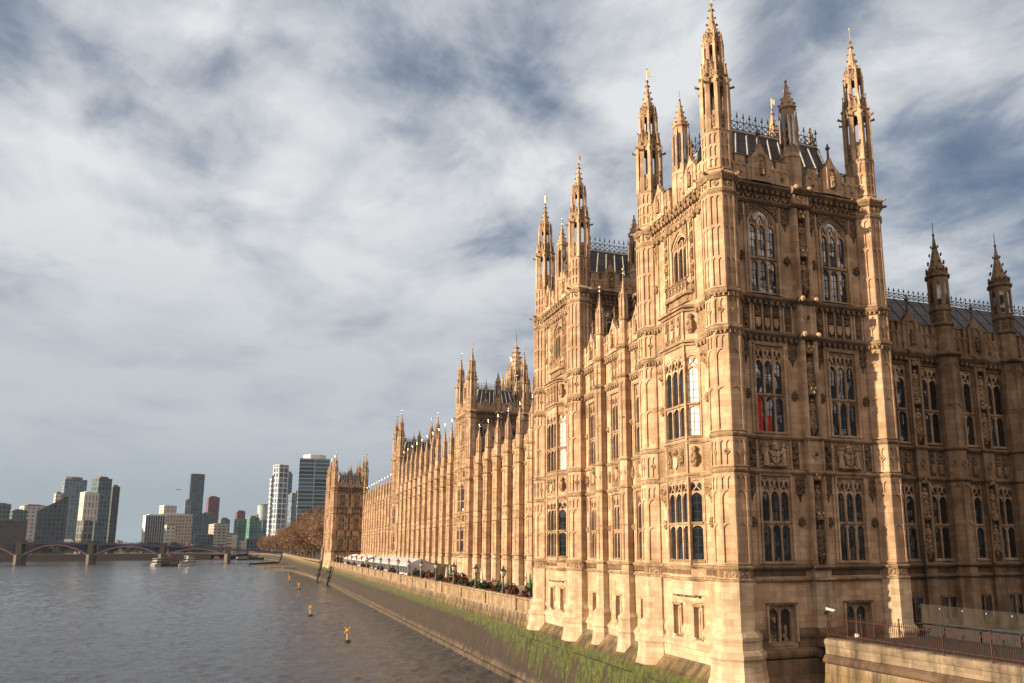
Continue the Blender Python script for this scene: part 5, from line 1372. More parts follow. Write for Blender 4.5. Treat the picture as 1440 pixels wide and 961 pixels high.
B_ = [
 ('masonry_block', 'long low dark brown masonry block at the left edge behind the bridge', -290, 1150, 42, 47, 20, 'masonry', dict(dep=.5)),
 ('office_block', 'teal glass office with flat roof peeking over the brown masonry block', -338, 1300, 26, 73, 25, 'tealglass', {}),
 ('office_block', 'stepped glass office beside the pale slab at far left', -312, 1280, 22, 64, 25, 'tealglass', {}),
 ('slab_block', 'pale rendered slab block with a flat brown roof left of the slanted glass block', -322, 1400, 36, 76, 35, 'pale', dict(dep=.5)),
 ('slanted_office', 'dark glass office whose roof slants steeply up to the right', -254, 1200, 36, 79, 8, 'darkglass', dict(shape='wedge', zt2=60, dep=.6)),
 ('flat_tower', 'tall grey blue apartment tower with one bright rounded edge at left', -294, 1500, 33, 124, 30, 'greyblue', dict(shape='soft')),
 ('flat_block', 'small white block tucked against the grey blue tower', -309, 1480, 13, 100, 30, 'white' if 0 else 'pale', {}),
 ('framed_office', 'white framed office block with rows of brown windows', -211, 1180, 21, 84, 42, 'whiteframe', dict(zb=48, top='white', dep=.5)),
 ('podium_block', 'dark gridded podium beneath the white framed office', -212, 1176, 19, 47.5, 42, 'darkframe', {}),
 ('stacked_tower', 'dark teal tower with a brown cap behind the white framed office', -207, 1230, 25, 106, 38, 'tealglass', dict(plant=3, top='brown')),
 ('balcony_tower', 'dark residential tower ringed with balconies, rightmost of the left cluster', -196, 1262, 14, 98, 38, 'darkfloors', dict(extras=('balcony',))),
 ('bank_building', 'low office with a dark glass centre and pale ribbed frame at the bridge', -147, 1300, 29, 60, 20, 'darkglass', dict(dep=.6, top='white', extras=('fins',))),
 ('concrete_office', 'beige concrete office slab with a close grid of windows', -136, 1500, 52, 69, 28, 'grid', dict(dep=.5, top='white')),
 ('rooftop_block', 'white windowless block rising behind the beige concrete office', -157, 1570, 29, 87, 28, 'pale', dict(top='white', plant=.8)),
 ('front_office', 'small grey office block in front of the beige concrete slab', -135, 1400, 16, 49, 20, 'pale', {}),
 ('glass_tower', 'tallest dark slate glass tower with plain sides in the middle of the skyline', -137, 1900, 31, 172, 12, 'slate', dict(dep=.7, plant=1)),
 ('side_tower', 'slim grey slab tower leaning close to the dark slate tower', -150, 1880, 14, 113, 12, 'greyblue', {}),
 ('red_tower', 'slim tower with dark red panels', -107, 2000, 29, 127, 14, 'red', dict(top='brown')),
 ('teal_block', 'dark teal block at the foot of the red tower', -110, 1900, 26, 87, 10, 'darkglass', {}),
 ('cream_flats', 'stepped cream apartment block below the small red roofed block', -73, 1600, 34, 56, 30, 'cream', dict(extras=('balcony',))),
 ('red_roof_flats', 'green glazed flats with a red top storey above the cream block', -67, 1660, 22, 66, 20, 'green', dict(top='brown', plant=4)),
 ('maroon_tower', 'short grey and maroon tower above the green glass flats', -42, 1800, 20, 88, 15, 'red', {}),
 ('green_flats', 'green glass flats under the maroon tower', -34, 1500, 20, 62, 25, 'green', dict(extras=('balcony',))),
 ('green_flats', 'green glass flats with a stepped crown, middle of three', -15, 1550, 24, 66, 25, 'green', dict(plant=4)),
 ('green_flats', 'green glass flats nearest the white gridded tower', 6, 1500, 20, 60, 25, 'green', {}),
 ('round_tower', 'silver cylindrical apartment tower', 3, 1800, 24, 101, 0, 'silver', dict(shape='round')),
 ('grid_tower', 'tall white gridded glass tower stepping up to a sheer crown', 26, 1400, 25, 149, 30, 'whitegrid', dict(top='white', plant=.6)),
 ('grid_wing', 'white ribbed lower wing on the river side of the gridded tower', 13.5, 1404, 9, 128, 30, 'finegrid', {}),
 ('grid_wing', 'blue grey wing behind the right side of the gridded tower', 40, 1422, 11, 137, 30, 'greyblue', {}),
 ('blue_flats', 'lower blue grey block right of the gridded tower', 44, 1300, 14, 94, 30, 'greyblue', {}),
 ('banded_tower', 'rounded dark glass tower with horizontal bands and a pale crown above the trees', 45, 800, 28, 97, 0, 'bands', dict(shape='soft', top='white')),
 ('slim_block', 'slim dark block squeezed beside the banded tower', 36.5, 900, 6, 73, 0, 'darkglass', {}),
 ('round_flats', 'white drum shaped apartment block low by the river', -39, 1300, 14, 32, 0, 'cream', dict(shape='round')),
 ('low_flats', 'small cream block right of the white drum', -25, 1300, 9, 24, 20, 'cream', {}),
 ('low_office', 'wide low dark office under the red tower', -85, 1400, 30, 34, 10, 'darkglass', dict(dep=.5)),
 ('low_office', 'low dark glass office right of the cream block', -10, 1350, 24, 27, 10, 'darkglass', dict(dep=.5)),
]
for n_, lb, cx, y, w, zt, rz, fac, kw in B_: bld(n_, lb, cx, y, w, zt, rz, fac, **kw)

# ------------------------------------------------------------------ trees, bare in winter
M['twig'] = simple('winter_twigs', (.225, .130, .074), .95, noise=.5, scale=.5)
M['dark_leaf'] = simple('evergreen_leaves', (.045, .055, .025), .9, noise=.5, scale=.3)
def tree_meshes(h, spread, n, seed, leaf=.45):
    R = random.Random(seed)
    t = MB(); t.frame(); tips = []
    t.tube((0, 0, 0), (0, 0, h*.30), h*.022, h*.016, 7, 0)
    def grow(p, d, L, r, lev):
        q = p+d*L; t.tube(tuple(p), tuple(q), r, r*.65, 5, 0)
        if lev >= 3: tips.append(q); return
        for i in range(3 if lev else 5):
            a = R.uniform(0, 2*PI); e = (d+Vector((math.cos(a), math.sin(a), R.uniform(-.15, .5)))*R.uniform(.45, .85)).normalized()
            grow(q, e, L*R.uniform(.62, .8), r*.6, lev+1)
    for i in range(4):
        a = R.uniform(0, 2*PI); grow(Vector((0, 0, h*(.05+.06*i))), Vector((math.cos(a)*.6*spread, math.sin(a)*.6*spread, 1)).normalized(), h*.22, h*.012, 0)
    c = MB(); c.frame()
    for i in range(n):
        b = R.choice(tips)*(1-.45*R.random()**2); p = b+Vector((R.gauss(0, 1), R.gauss(0, 1), R.gauss(0, 1)))*h*.07
        d = Vector((R.gauss(0, 1), R.gauss(0, 1), R.gauss(.5, .8))).normalized(); s = d.orthogonal().normalized()*leaf*R.uniform(.12, .34); L = d*leaf*R.uniform(1.2, 3.2)
        c.poly([tuple(p-s), tuple(p+s), tuple(p+L)], 0)
    return t, c
TREES = []
for sd_ in range(4):
    t_, c_ = tree_meshes(26, 1.3, 11000, 11+sd_, .60); TREES.append((t_.mesh('trunk', ['bark']), c_.mesh('crown', ['twig'])))
rt = random.Random(3)
spots = []
for i in range(30):
    y = 378+i*23.; bx = 33-.010*(y-378) if y < 800 else 29-(y-800)*.085
    spots.append((bx+rt.uniform(-2, 2), y, 1.0 if y < 800 else .85))
for i in range(16): spots.append((47+rt.uniform(-4, 4), 372+i*30, 1.08))
for i, (x, y, sc) in enumerate(spots):
    k = i % 4; o = thing('bare_tree', 'bare brown winter tree in the riverside row beyond the palace', 'tree', (x, y, 7), rt.uniform(0, 360), 'bare trees along the river beyond the palace')
    sc *= rt.uniform(.98, 1.18); o.scale = (sc*1.1, sc*1.1, sc)
    link('trunk', TREES[k][0], o); link('crown', TREES[k][1], o)
t_, c_ = tree_meshes(13, 1.2, 1500, 77, .8); TW = (t_.mesh('trunk', ['bark']), c_.mesh('crown', ['twig'])); t_, c_ = tree_meshes(13, 1.2, 1800, 78, .9); TG = (t_.mesh('trunk', ['bark']), c_.mesh('crown', ['dark_leaf']))
for i in range(26):
    x = -330+i*10.5+rt.uniform(-4, 4); tw = -190 < x < -160 or i % 3 == 0
    o = thing('bank_tree', 'russet winter tree on the far bank seen over the bridge' if tw else 'dark green tree on the far bank seen over the bridge', 'tree', (x, 1060+rt.uniform(-20, 30), 5.5), rt.uniform(0, 360), 'russet trees on the far bank' if tw else 'dark trees on the far bank')
    s_ = rt.uniform(.9, 1.4); o.scale = (s_*1.2, s_*1.2, s_)
    for nm, me in zip(('trunk', 'crown'), TW if tw else TG): link(nm, me, o)

wm = MB(); wm.frame(); rw_ = random.Random(21)
for i in range(5200):
    x = rw_.uniform(-430, -62); y = 1500+rw_.uniform(-40, 40); hgt = 13+5*math.sin(x*.11)+3*math.sin(x*.37)
    z = 5.5+hgt*rw_.random()**.7; d = Vector((rw_.gauss(0, 1), rw_.gauss(0, 1), rw_.gauss(0, 1))).normalized()*1.5; q = d.orthogonal()*.7; p = Vector((x, -y, z))
    wm.poly([tuple(p-d), tuple(p-q), tuple(p+d), tuple(p+q)], 0)
link('distant_wood', wm.mesh('distant_wood', ['twig']), None, kind='stuff')
# ------------------------------------------------------------------ terrace: lamps, marquees, planters
M['lampglass'] = simple('lamp_glass', (.75, .70, .58), .15, noise=.05); M['bronze'] = simple('lamp_bronze', (.05, .045, .035), .5, .4)
ORD = 'first second third fourth fifth sixth seventh eighth ninth tenth eleventh twelfth thirteenth fourteenth fifteenth sixteenth seventeenth eighteenth'.split()
mb = MB(); mb.frame(); mb.ring([(.20, 0), (.20, .25), (.12, .35), (.09, .5), (.06, 1.0), (.06, 1.45), (.11, 1.5), (.05, 1.6)], 8, m=0); LP = mb.mesh('lamp_column', ['bronze'])
mb = MB(); mb.frame(); mb.ring([(.13, 1.6), (.24, 2.05)], 6, m=0); LG = mb.mesh('lantern', ['lampglass'])
mb = MB(); mb.frame(); mb.ring([(.27, 2.05), (.24, 2.12), (.12, 2.25), (.05, 2.36), (.07, 2.42), (.02, 2.6)], 6, m=0)
for k in range(6):
    a = rad(60*k); mb.tube((.13*math.cos(a), .13*math.sin(a), 1.6), (.245*math.cos(a), .245*math.sin(a), 2.06), .018, .018, 4, 0)
LC = mb.mesh('lantern_cap', ['bronze'])
for i in range(18):
    o = thing('lamp_post', 'bronze lantern lamp on the terrace wall, %s along from the near wing' % ORD[i], 'street lamp', (25.4, 85.6+11.95*i, 7.7), 0, 'lantern lamps along the terrace wall'); o.scale = (1.5, 1.5, 1.15)
    for nm, me in (('column', LP), ('lantern', LG), ('lantern_cap', LC)): link(nm, me, o)

M['canvas'] = simple('grey_canvas', (.42, .42, .43), .8, scale=1.2); M['white_canvas'] = simple('white_canvas', (.72, .70, .68), .7, scale=1.2); M['red_canvas'] = simple('red_canvas', (.50, .16, .12), .75, scale=1.2)
M['tentglass'] = glass_mat('tent_window', (.05, .055, .06), .1)
def marquee(name, label, y0, y1, x0, x1, ze, zr, mats, nb):
    t = thing(name, label, 'marquee', (0, 0, 0)); xm = (x0+x1)/2
    for i in range(nb):
        a, b = y0+(y1-y0)*i/nb, y0+(y1-y0)*(i+1)/nb
        mb = MB(); mb.frame()
        for (xa, za), (xb, zb) in (((x0-.25, ze-.1), (x0+.3, ze+.25)), ((x0+.3, ze+.25), (xm, zr)), ((xm, zr), (x1-.3, ze+.25)), ((x1-.3, ze+.25), (x1+.25, ze-.1))):
            mb.poly([(xa, -a, za), (xb, -a, zb), (xb, -b, zb), (xa, -b, za)], 0)
        link('roof_panel', mb.mesh('roof_panel', [mats[i % len(mats)]]), t)
    mb = MB(); mb.frame(); n = nb*2
    mb.poly([(x0, -y0, 7.05), (x1, -y0, 7.05), (x1, -y0, ze), (xm, -y0, zr-.02), (x0, -y0, ze)], 0); mb.poly([(x0, -y1, 7.05), (x1, -y1, 7.05), (x1, -y1, ze), (xm, -y1, zr-.02), (x0, -y1, ze)], 0)
    mb.poly([(x1, -y0, 7.05), (x1, -y1, 7.05), (x1, -y1, ze), (x1, -y0, ze)], 0)
    for i in range(n+1): y = y0+(y1-y0)*i/n; mb.box(x0-.06, x0+.06, -y-.08, -y+.08, 7.02, ze, 0)
    mb.box(x0-.05, x0+.05, -y1, -y0, ze-.3, ze, 0); mb.box(x0-.05, x0+.05, -y1, -y0, 7.02, 7.7, 0); mb.box((x0+x1)/2-.05, (x0+x1)/2+.05, -y0, -y0+.08, 7.02, zr-.1, 0)
    link('wall', mb.mesh('tent_wall', [mats[0]]), t)
    mb = MB(); mb.frame(); mb.poly([(x0+.08, -y0-.1, 7.1), (x0+.08, -y1+.1, 7.1), (x0+.08, -y1+.1, ze-.1), (x0+.08, -y0-.1, ze-.1)], 0)
    link('side_window', mb.mesh('side_window', ['tentglass']), t)
    return t
marquee('marquee', 'long grey canvas marquee with a gabled end on the terrace', 158, 217, 27.4, 32.6, 9.3, 10.5, ['canvas'], 10)
marquee('marquee', 'smaller white and red striped marquee near the far wing', 226, 284, 27.4, 32.6, 9.3, 10.5, ['white_canvas', 'white_canvas', 'red_canvas'], 9)

M['leaf_g'] = simple('shrub_leaves', (.03, .05, .016), .9, noise=.5, scale=3); M['leaf_r'] = simple('red_leaves', (.11, .035, .022), .9, noise=.5, scale=3); M['leaf_y'] = simple('yellow_leaves', (.12, .10, .022), .9, noise=.4, scale=3)
M['pot'] = simple('planter_timber', (.09, .06, .045), .8)
def shrub(seed, mat, r, h):
    R = random.Random(seed); c = MB(); c.frame()
    for i in range(300):
        a = R.uniform(0, 2*PI); q = r*math.sqrt(R.random()); z = .5+h*R.random()**.8*(1-.6*q/r)*(1.3 if math.sin(3*a+seed) > 0 else .75); d = Vector((R.gauss(0, 1), R.gauss(0, 1), R.gauss(0, 1))).normalized(); f = R.uniform(.6, 1.7); s = d.orthogonal()*.10*f; d = d*.14*f; p = Vector((q*math.cos(a), q*math.sin(a), z))
        c.poly([tuple(p-d), tuple(p-s), tuple(p+d), tuple(p+s)], 0)
    return c.mesh('foliage', [mat])
mb = MB(); mb.frame(); mb.ring([(.32, 0), (.42, .55), (.45, .6), (.36, .58)], 8, m=0); POT = mb.mesh('pot', ['pot'])
SH = {c: [shrub(5+i, m, .75, 1.25) for i in range(2)] for c, m in (('green', 'leaf_g'), ('red', 'leaf_r'), ('yellow', 'leaf_y'))}
rp = random.Random(5); cnt = {}
for i in range(44):
    y = 77+i*1.8+rp.uniform(-.5, .5); x = 26.3+rp.random()*4.5; col = ('green', 'red', 'green', 'red', 'green', 'yellow', 'red')[rp.randrange(7)]
    o = thing('potted_shrub', '%s leaved shrub in a dark pot on the terrace near the lamps' % col, 'plant', (x, y, 7.0), rp.uniform(0, 360), '%s potted shrubs on the terrace' % col)
    s_ = rp.uniform(.55, .98); o.scale = (s_, s_, s_)
    link('pot', POT, o); link('foliage', SH[col][i % 2], o)
for i, y in enumerate((171, 190, 213, 223, 243, 262, 290, 297, 304)):
    o = thing('potted_shrub', 'russet shrub in a pot before the marquees', 'plant', (26.5, y, 7.0), 40*i, 'russet shrubs before the marquees'); o.scale = (.9, .9, .95)
    link('pot', POT, o); link('foliage', SH['red'][i % 2], o)
M['par_g'] = simple('green_canvas', (.03, .16, .06), .8); M['par_c'] = simple('cream_canvas', (.55, .48, .36), .8)
def parasol(mat):
    p = MB(); p.frame(); p.tube((0, 0, 0), (0, 0, 2.7), .03, .03, 6, 0); p.ring([(.28, 0), (.28, .08)], 8, m=0)
    c = MB(); c.frame(); c.ring([(.14, .95), (.20, 1.1), (.15, 1.8), (.07, 2.55), (.02, 2.7)], 8, m=0)
    return p.mesh('pole', ['iron']), c.mesh('folded_canopy', [mat])
PG, PC = parasol('par_g'), parasol('par_c')
for i in range(9):
    g = i % 3 == 1
    o = thing('parasol', ('green' if g else 'cream')+' parasol folded up among the terrace shrubs', 'parasol', (28.2+(i % 3)*1.9, 83+i*7.3, 7.0), 30*i, ('green' if g else 'cream')+' folded parasols on the terrace')
    for nm, me in zip(('pole', 'folded_canopy'), PG if g else PC): link(nm, me, o)
# small tables
mb = MB(); mb.frame(); mb.ring([(.55, .70), (.55, .74)], 10, m=0); mb.tube((0, 0, 0), (0, 0, .72), .04, .04, 5, 0); mb.ring([(.25, 0), (.25, .04)], 8, m=0); TBL = mb.mesh('terrace_table', ['iron'])
for i in range(12):
    thing('terrace_table', 'small round dark table among the potted shrubs on the terrace', 'table', (30.0+(i % 3)*1.6, 80+i*5.5, 7.0), 0, 'round tables on the terrace', TBL)

# ------------------------------------------------------------------ on the river
M['yellow'] = simple('buoy_yellow', (.72, .40, .03), .45, noise=.1); M['float'] = simple('buoy_float', (.03, .028, .025), .7)
def buoy_meshes():
    f = MB(); f.frame(); f.ring([(.55, -.25), (.80, .05), (.70, .28), (.25, .42)], 12, m=0)
    p = MB(); p.frame(); p.tube((0, 0, .3), (0, 0, 2.0), .14, .11, 8, 0)
    c = MB(); c.frame(); 
    for s in (-1, 1):
        d = Vector((s*.7, 0, .7)); q = Vector((0, 0, 2.35)); c.tube(tuple(q-d*.75), tuple(q+d*.75), .13, .13, 6, 0)
    c.tube((-.15, -.5, 2.35), (.15, .5, 2.35), .13, .13, 6, 0)
    return f.mesh('float', ['float']), p.mesh('post', ['yellow']), c.mesh('cross_topmark', ['yellow'])
BU = buoy_meshes()
for i, (x, y) in enumerate(((11.99, 115), (9.77, 161.3), (12.17, 263.5), (11.4, 325), (12.6, 372), (13.1, 490))):
    o = thing('buoy', 'yellow cross buoy on a dark float, %s in line from the near end' % ORD[i], 'buoy', (x, y, 0), 20*i, 'yellow cross buoys in a line off the palace')
    o.scale = (.68, .68, .68)
    for nm, me in zip(('float', 'post', 'cross_topmark'), BU): link(nm, me, o)
M['timber'] = simple('wet_timber', (.03, .026, .02), .7, scale=1.5); M['post_top'] = simple('post_top', (.24, .18, .12), .8)
for (x, y, z, lb) in ((23.3, 294.6, 6.2, 'dark timber fender pile against the wall at the near side of the far wing'), (22.3, 327.6, 7.8, 'tall dark timber pile with a pale head at the corner of the far wing')):
    t = thing('timber_pile', lb, 'pile', (x, y, 0))
    mb = MB(); mb.frame()
    for d in (-.75, 0, .75): mb.tube((-.7, d, -1), (.9, d*.9, z), .40, .36, 8, 0)
    for q in (2.2, 4.2): mb.box(-.6, .9, -1.1, 1.1, q, q+.3, 0)
    link('shaft', mb.mesh('shaft', ['timber']), t)
    if z > 7:
        mb = MB(); mb.frame(); mb.tube((.9, 0, z), (1.1, 0, z+4.6), .55, .5, 8, 0); mb.ring([(.6, z+4.6), (.1, z+5.2)], 8, cu=1.1, m=0); link('pile_head', mb.mesh('pile_head', ['post_top']), t)

M['hull_w'] = simple('white_hull', (.44, .42, .40), .45, noise=.1); M['hull_d'] = simple('dark_hull', (.05, .045, .045), .5); M['boat_brown'] = simple('brown_superstructure', (.12, .06, .04), .6); M['boat_red'] = simple('red_hull', (.45, .06, .03), .5)
def boat(label, x, y, L, Bm, rz, hull, sup, decks, h=1.4, dh=2.0, funnel=False, cab=(-.38, .30)):
    t = thing('river_boat', label, 'boat', (x, y, 0), rz)
    mb = MB(); mb.frame()
    o = [(-L/2, -Bm*.42), (L*.28, -Bm/2), (L/2, 0), (L*.28, Bm/2), (-L/2, Bm*.42)]
    lo = [mb.pt(u*.92, w*.8, -.4) for u, w in o]; hi = [mb.pt(u, w, h+(.5 if u > L*.4 else 0)) for u, w in o]
    for i in range(5): mb.face([lo[i], lo[(i+1) % 5], hi[(i+1) % 5], hi[i]], 0)
    mb.face(hi, 0); link('hull', mb.mesh('hull', [hull]), t)
    z = h
    for d in range(decks):
        a, b = L*(cab[0]+.05*d), L*(cab[1]-.10*d); w = Bm*(.40-.03*d)
        mb = MB(); mb.frame(); mb.box(a, b, -w, w, z+.02, z+dh*.35, 0); mb.box(a-.3, b+.3, -w-.2, w+.2, z+dh-.18, z+dh, 0)
        n = max(3, int((b-a)/2))
        for i in range(n+1):
            u = a+(b-a)*i/n
            for s in (-w, w): mb.box(u-.09, u+.09, s-.07, s+.07, z+dh*.35, z+dh-.18, 0)
        link('cabin', mb.mesh('cabin', [sup]), t)
        mb = MB(); mb.frame(); mb.box(a+.1, b-.1, -w+.1, w-.1, z+dh*.3, z+dh-.2, 0); link('cabin_window', mb.mesh('cabin_window', ['tentglass']), t)
        z += dh
    mb = MB(); mb.frame(); mb.tube((L*.1, 0, z), (L*.1, 0, z+2.6), .09, .05, 5, 0); mb.tube((L*.1, -.8, z+1.9), (L*.1, .8, z+1.9), .05, .05, 4, 0); link('mast', mb.mesh('mast', ['iron']), t)
    if funnel: mb = MB(); mb.frame(); mb.tube((-L*.15, 0, z), (-L*.15, 0, z+2.2), .6, .55, 8, 0); link('funnel', mb.mesh('funnel', ['boat_brown']), t)
    return t
boat('white passenger boat at the left end of the moored cluster', -67.5, 648, 15, 4.6, 62, 'hull_w', 'hull_w', 2, 1.6, 2.0)
boat('brown wooden barge moored in the middle of the boat cluster', -58.5, 650, 17, 6, 8, 'hull_d', 'boat_brown', 2, 1.6, 2.6, True)
boat('dark work boat low in the water between the moored passenger boats', -55, 642, 11, 3.8, 10, 'hull_d', 'boat_brown', 1, 1.2, 2.0)
boat('white double decked cruise boat at the right end of the moored cluster', -47.5, 652, 15, 4.8, 55, 'hull_w', 'hull_w', 3, 1.5, 1.9)
boat('small white boat in front of the double decked cruise boat', -50, 640, 8, 3.0, 15, 'hull_w', 'hull_w', 1, 1.2, 1.8)
boat('small white cruiser cut by the left edge below the bridge', -211, 806, 12, 4, 10, 'hull_w', 'hull_w', 1, 1.6, 2.0)
boat('little red boat beyond the bridge beside its right pier', -40, 960, 14, 4.5, 0, 'boat_red', 'hull_w', 1, 1.6, 2.2, cab=(-.4, -.1))
boat('white launch beyond the right arch of the bridge', -17, 940, 15, 4.5, 20, 'hull_d', 'hull_w', 1, 1.3, 2.2)
boat('dark barge beyond the right arch of the bridge', -4, 960, 20, 6, 5, 'hull_d', 'hull_d', 1, 1.8, 1.8, cab=(-.4, -.1))
# landing stages on the mud
for (x0, y0, x1, y1, lb) in ((-6, 600, 14, 640, 'dark low landing stage stretching over the mud under the trees'), (4, 520, 22, 490, 'dark low jetty at the edge of the mud nearest the palace')):
    t = thing('jetty', lb, 'jetty'); mb = MB(); mb.frame(); p, q = Vector((x0, -y0, 1.6)), Vector((x1, -y1, 1.9)); mb.tube(tuple(p), tuple(q), .8, .8, 4, 0); link('stage', mb.mesh('stage', ['timber']), t)
    mb = MB(); mb.frame()
    for i in range(6):
        c = p.lerp(q, i/5); mb.tube((c.x, c.y, -1), (c.x, c.y, 2.4), .3, .3, 6, 0)
    link('piles', mb.mesh('piles', ['timber']), t)

# ---- van on the bridge, aeroplane
M['van'] = simple('white_van_paint', (.7, .7, .68), .35, noise=.05)
t = thing('van', 'white van crossing the bridge', 'van', (-154.5, 796, deck_z(-154.5)))
mb = MB(); mb.frame(); mb.prism([(-3.4, .5), (3.4, .5), (3.4, 1.5), (2.6, 2.0), (2.0, 3.0), (-3.4, 3.1)], -1.1, 1.1, 0); link('body', mb.mesh('body', ['van']), t)
for u in (-2.2, 2.2):
    for w in (-1.0, 1.0): mb = MB(); mb.frame(); mb.tube((u, w-.12, .45), (u, w+.12, .45), .45, .45, 12, 0); link('wheel', mb.mesh('wheel', ['float']), t)
mb = MB(); mb.frame(); mb.poly([(2.62, -1.0, 2.0), (2.62, 1.0, 2.0), (2.05, 1.0, 2.9), (2.05, -1.0, 2.9)], 0); link('windscreen', mb.mesh('windscreen', ['tentglass']), t)
M['plane'] = simple('aircraft_grey', (.10, .11, .12), .5)
t = thing('aeroplane', 'small dark aeroplane low in the grey sky over the skyline', 'aeroplane', (-227, 2500, 177), 8)
mb = MB(); mb.frame(); mb.tube((-6, 0, 0), (6, 0, .3), .7, .9, 8, 0); mb.tube((6, 0, .3), (8, 0, .2), .9, .2, 8, 0); link('fuselage', mb.mesh('fuselage', ['plane']), t)
for s in (-1, 1):
    mb = MB(); mb.frame(); mb.prismz([(-1.5, 0), (2, 0), (-1.5, s*8), (-2.5, s*8)], -.1, .2, 0); link('wing', mb.mesh('wing', ['plane']), t)
mb = MB(); mb.frame(); mb.prism([(-6, .3), (-3.8, .3), (-5.6, 2.6), (-6.6, 2.6)], -.12, .12, 0); mb.prismz([(-6, -2.4), (-4.6, 0), (-6, 2.4), (-6.6, 2.4), (-6.6, -2.4)], .2, .35, 0); link('tail', mb.mesh('tail', ['plane']), t)

# ------------------------------------------------------------------ beside the near tower: railing, screen, camera
M['rust'] = simple('rusty_iron', (.058, .024, .015), .8, .2, noise=.4, scale=4)
A, B = Vector((30.98, 38.6, 0)), Vector((31.9, 14.5, 0))
def fpt(t): return A.lerp(B, t)
fence = thing('railing', 'rust brown iron railing with upright bars on the sunlit approach wall', 'fence')
Lf = (B-A).length
for z in (7.72, 8.58):
    mb = MB(); mb.frame(); p, q = fpt(0), fpt(1); mb.tube((p.x, -p.y, z), (q.x, -q.y, z), .024, .024, 6, 0); link('rail', mb.mesh('rail', ['rust']), fence)
mb = MB(); mb.frame(); n = int(Lf/.125)
for i in range(n+1):
    p = fpt(i/n); mb.tube((p.x, -p.y, 7.50), (p.x, -p.y, 8.72), .016, .016, 4, 0); mb.tube((p.x, -p.y, 8.72), (p.x, -p.y, 8.80), .018, .003, 4, 0)
link('bars', mb.mesh('bars', ['rust']), fence)
for i in range(10):
    p = fpt(i/9); mb = MB(); mb.frame(); mb.box(p.x-.022, p.x+.022, -p.y-.022, -p.y+.022, 7.44, 8.86, 0); mb.tube((p.x, -p.y, 8.5), (p.x+.55, -p.y, 7.4), .02, .02, 5, 0); mb.blob(p.x, -p.y, 8.92, .06, .07, 6, 0); link('post', mb.mesh('post', ['rust']), fence)
M['camera_white'] = simple('camera_shell', (.70, .70, .68), .35, noise=.04)
t = thing('security_camera', 'white bullet camera on a dark bracket at the end of the rusty railing', 'camera', (30.98, 38.55, 8.86), 0); t.scale = (.66, .66, .66)
mb = MB(); mb.frame(0, 0, 0); mb.tube((0, 0, 0), (0, 0, .22), .05, .05, 6, 0); mb.box(-.16, .10, -.12, .12, .10, .20, 0); mb.box(-.34, -.14, -.05, .05, -.1, .18, 0); link('bracket', mb.mesh('bracket', ['iron']), t)
mb = MB(); mb.frame(0, 0, 0); mb.tube((-.16, .1, .40), (.42, .34, .24), .105, .105, 10, 0); mb.tube((-.22, .1, .50), (.52, .40, .30), .06, .06, 4, 0); link('housing', mb.mesh('housing', ['camera_white']), t)
mb = MB(); mb.frame(0, 0, 0); mb.tube((.42, .34, .24), (.45, .352, .232), .085, .085, 10, 0); link('lens', mb.mesh('lens', ['tentglass']), t)
t = thing('floodlight', 'small white floodlight at the foot of the rusty railing', 'lamp', (31.5, 36.8, 7.29), 30)
mb = MB(); mb.frame(); mb.tube((0, 0, 0), (0, 0, .35), .05, .05, 6, 0); link('stem', mb.mesh('stem', ['iron']), t)
mb = MB(); mb.frame(); mb.ring([(.06, .35), (.14, .42), (.14, .55), (.05, .6)], 8, m=0); link('lamp_head', mb.mesh('lamp_head', ['camera_white']), t)
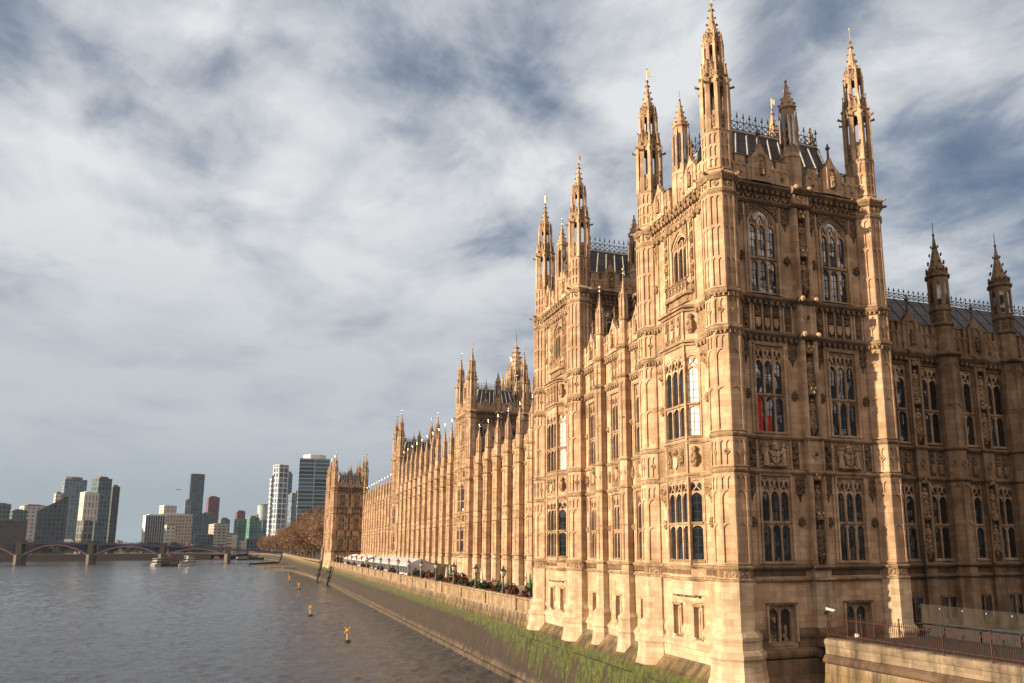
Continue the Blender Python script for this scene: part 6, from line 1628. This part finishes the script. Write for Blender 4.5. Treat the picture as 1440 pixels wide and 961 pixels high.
# glass security screen before the north range
def screen_mat():
    m, nt, b = new_mat('screen_glass'); k = NB(nt); out = nt.nodes['Material Output']
    tr = k.n('ShaderNodeBsdfTransparent'); tr.inputs[0].default_value = (.86, .86, .84, 1)
    b.inputs['Base Color'].default_value = (.16, .145, .12, 1); b.inputs['Roughness'].default_value = .2
    mx = k.n('ShaderNodeMixShader'); n = k.noise(k.pos(), 1.6, 4, .6, (1, 1, .3))
    k.l(k.ramp(n, [(.3, .05), (.7, .17)]), mx.inputs[0]); k.l(tr.outputs[0], mx.inputs[1]); k.l(b.outputs[0], mx.inputs[2]); k.l(mx.outputs[0], out.inputs[0])
    return m
M['screen'] = screen_mat()
t = thing('glass_screen', 'tall hazy glass security screen on dark posts before the north range', 'screen')
X, ya, yb = 38.62, 40.15, 22.0
n = 7
for i in range(n):
    p, q = ya+(yb-ya)*i/n, ya+(yb-ya)*(i+1)/n
    mb = MB(); mb.frame(); mb.box(X-.012, X+.012, -p+.03, -q-.03, 8.12, 9.16-.03*i, 0); link('pane', mb.mesh('pane', ['screen']), t)
for i in range(n+1):
    p = ya+(yb-ya)*i/n; mb = MB(); mb.frame(); mb.box(X+.03, X+.10, -p-.04, -p+.04, 7.28, 9.1, 0); link('post', mb.mesh('post', ['iron']), t)
mb = MB(); mb.frame(); mb.box(X-.03, X+.03, -ya, -yb, 8.02, 8.12, 0); mb.box(X+.03, X+.3, -ya, -yb, 7.28, 7.9, 0); link('base_rail', mb.mesh('base_rail', ['iron']), t)
for i in range(11):
    p = ya-.8+(yb-ya)*i/11; mb = MB(); mb.frame(); mb.box(X-.06, X-.02, -p-.03, -p+.03, 8.93-.02*i, 9.02-.02*i, 0); link('clip', mb.mesh('clip', ['leadrib']), t)

# ------------------------------------------------------------------ the air over the river
hz = bpy.data.materials.new('river_haze'); hz.use_nodes = True; nt = hz.node_tree; nt.nodes.clear()
v = nt.nodes.new('ShaderNodeVolumePrincipled'); o_ = nt.nodes.new('ShaderNodeOutputMaterial'); nt.links.new(v.outputs[0], o_.inputs['Volume'])
v.inputs['Color'].default_value = (.62, .78, 1, 1); v.inputs['Density'].default_value = .000035; v.inputs['Anisotropy'].default_value = .2
mb = MB(); mb.frame(); mb.box(-4200, 4200, -9200, 320, -1.5, 182, 0)
hm = mb.mesh('haze', [hz]); hm.flip_normals()
link('haze', hm, None, kind='stuff')
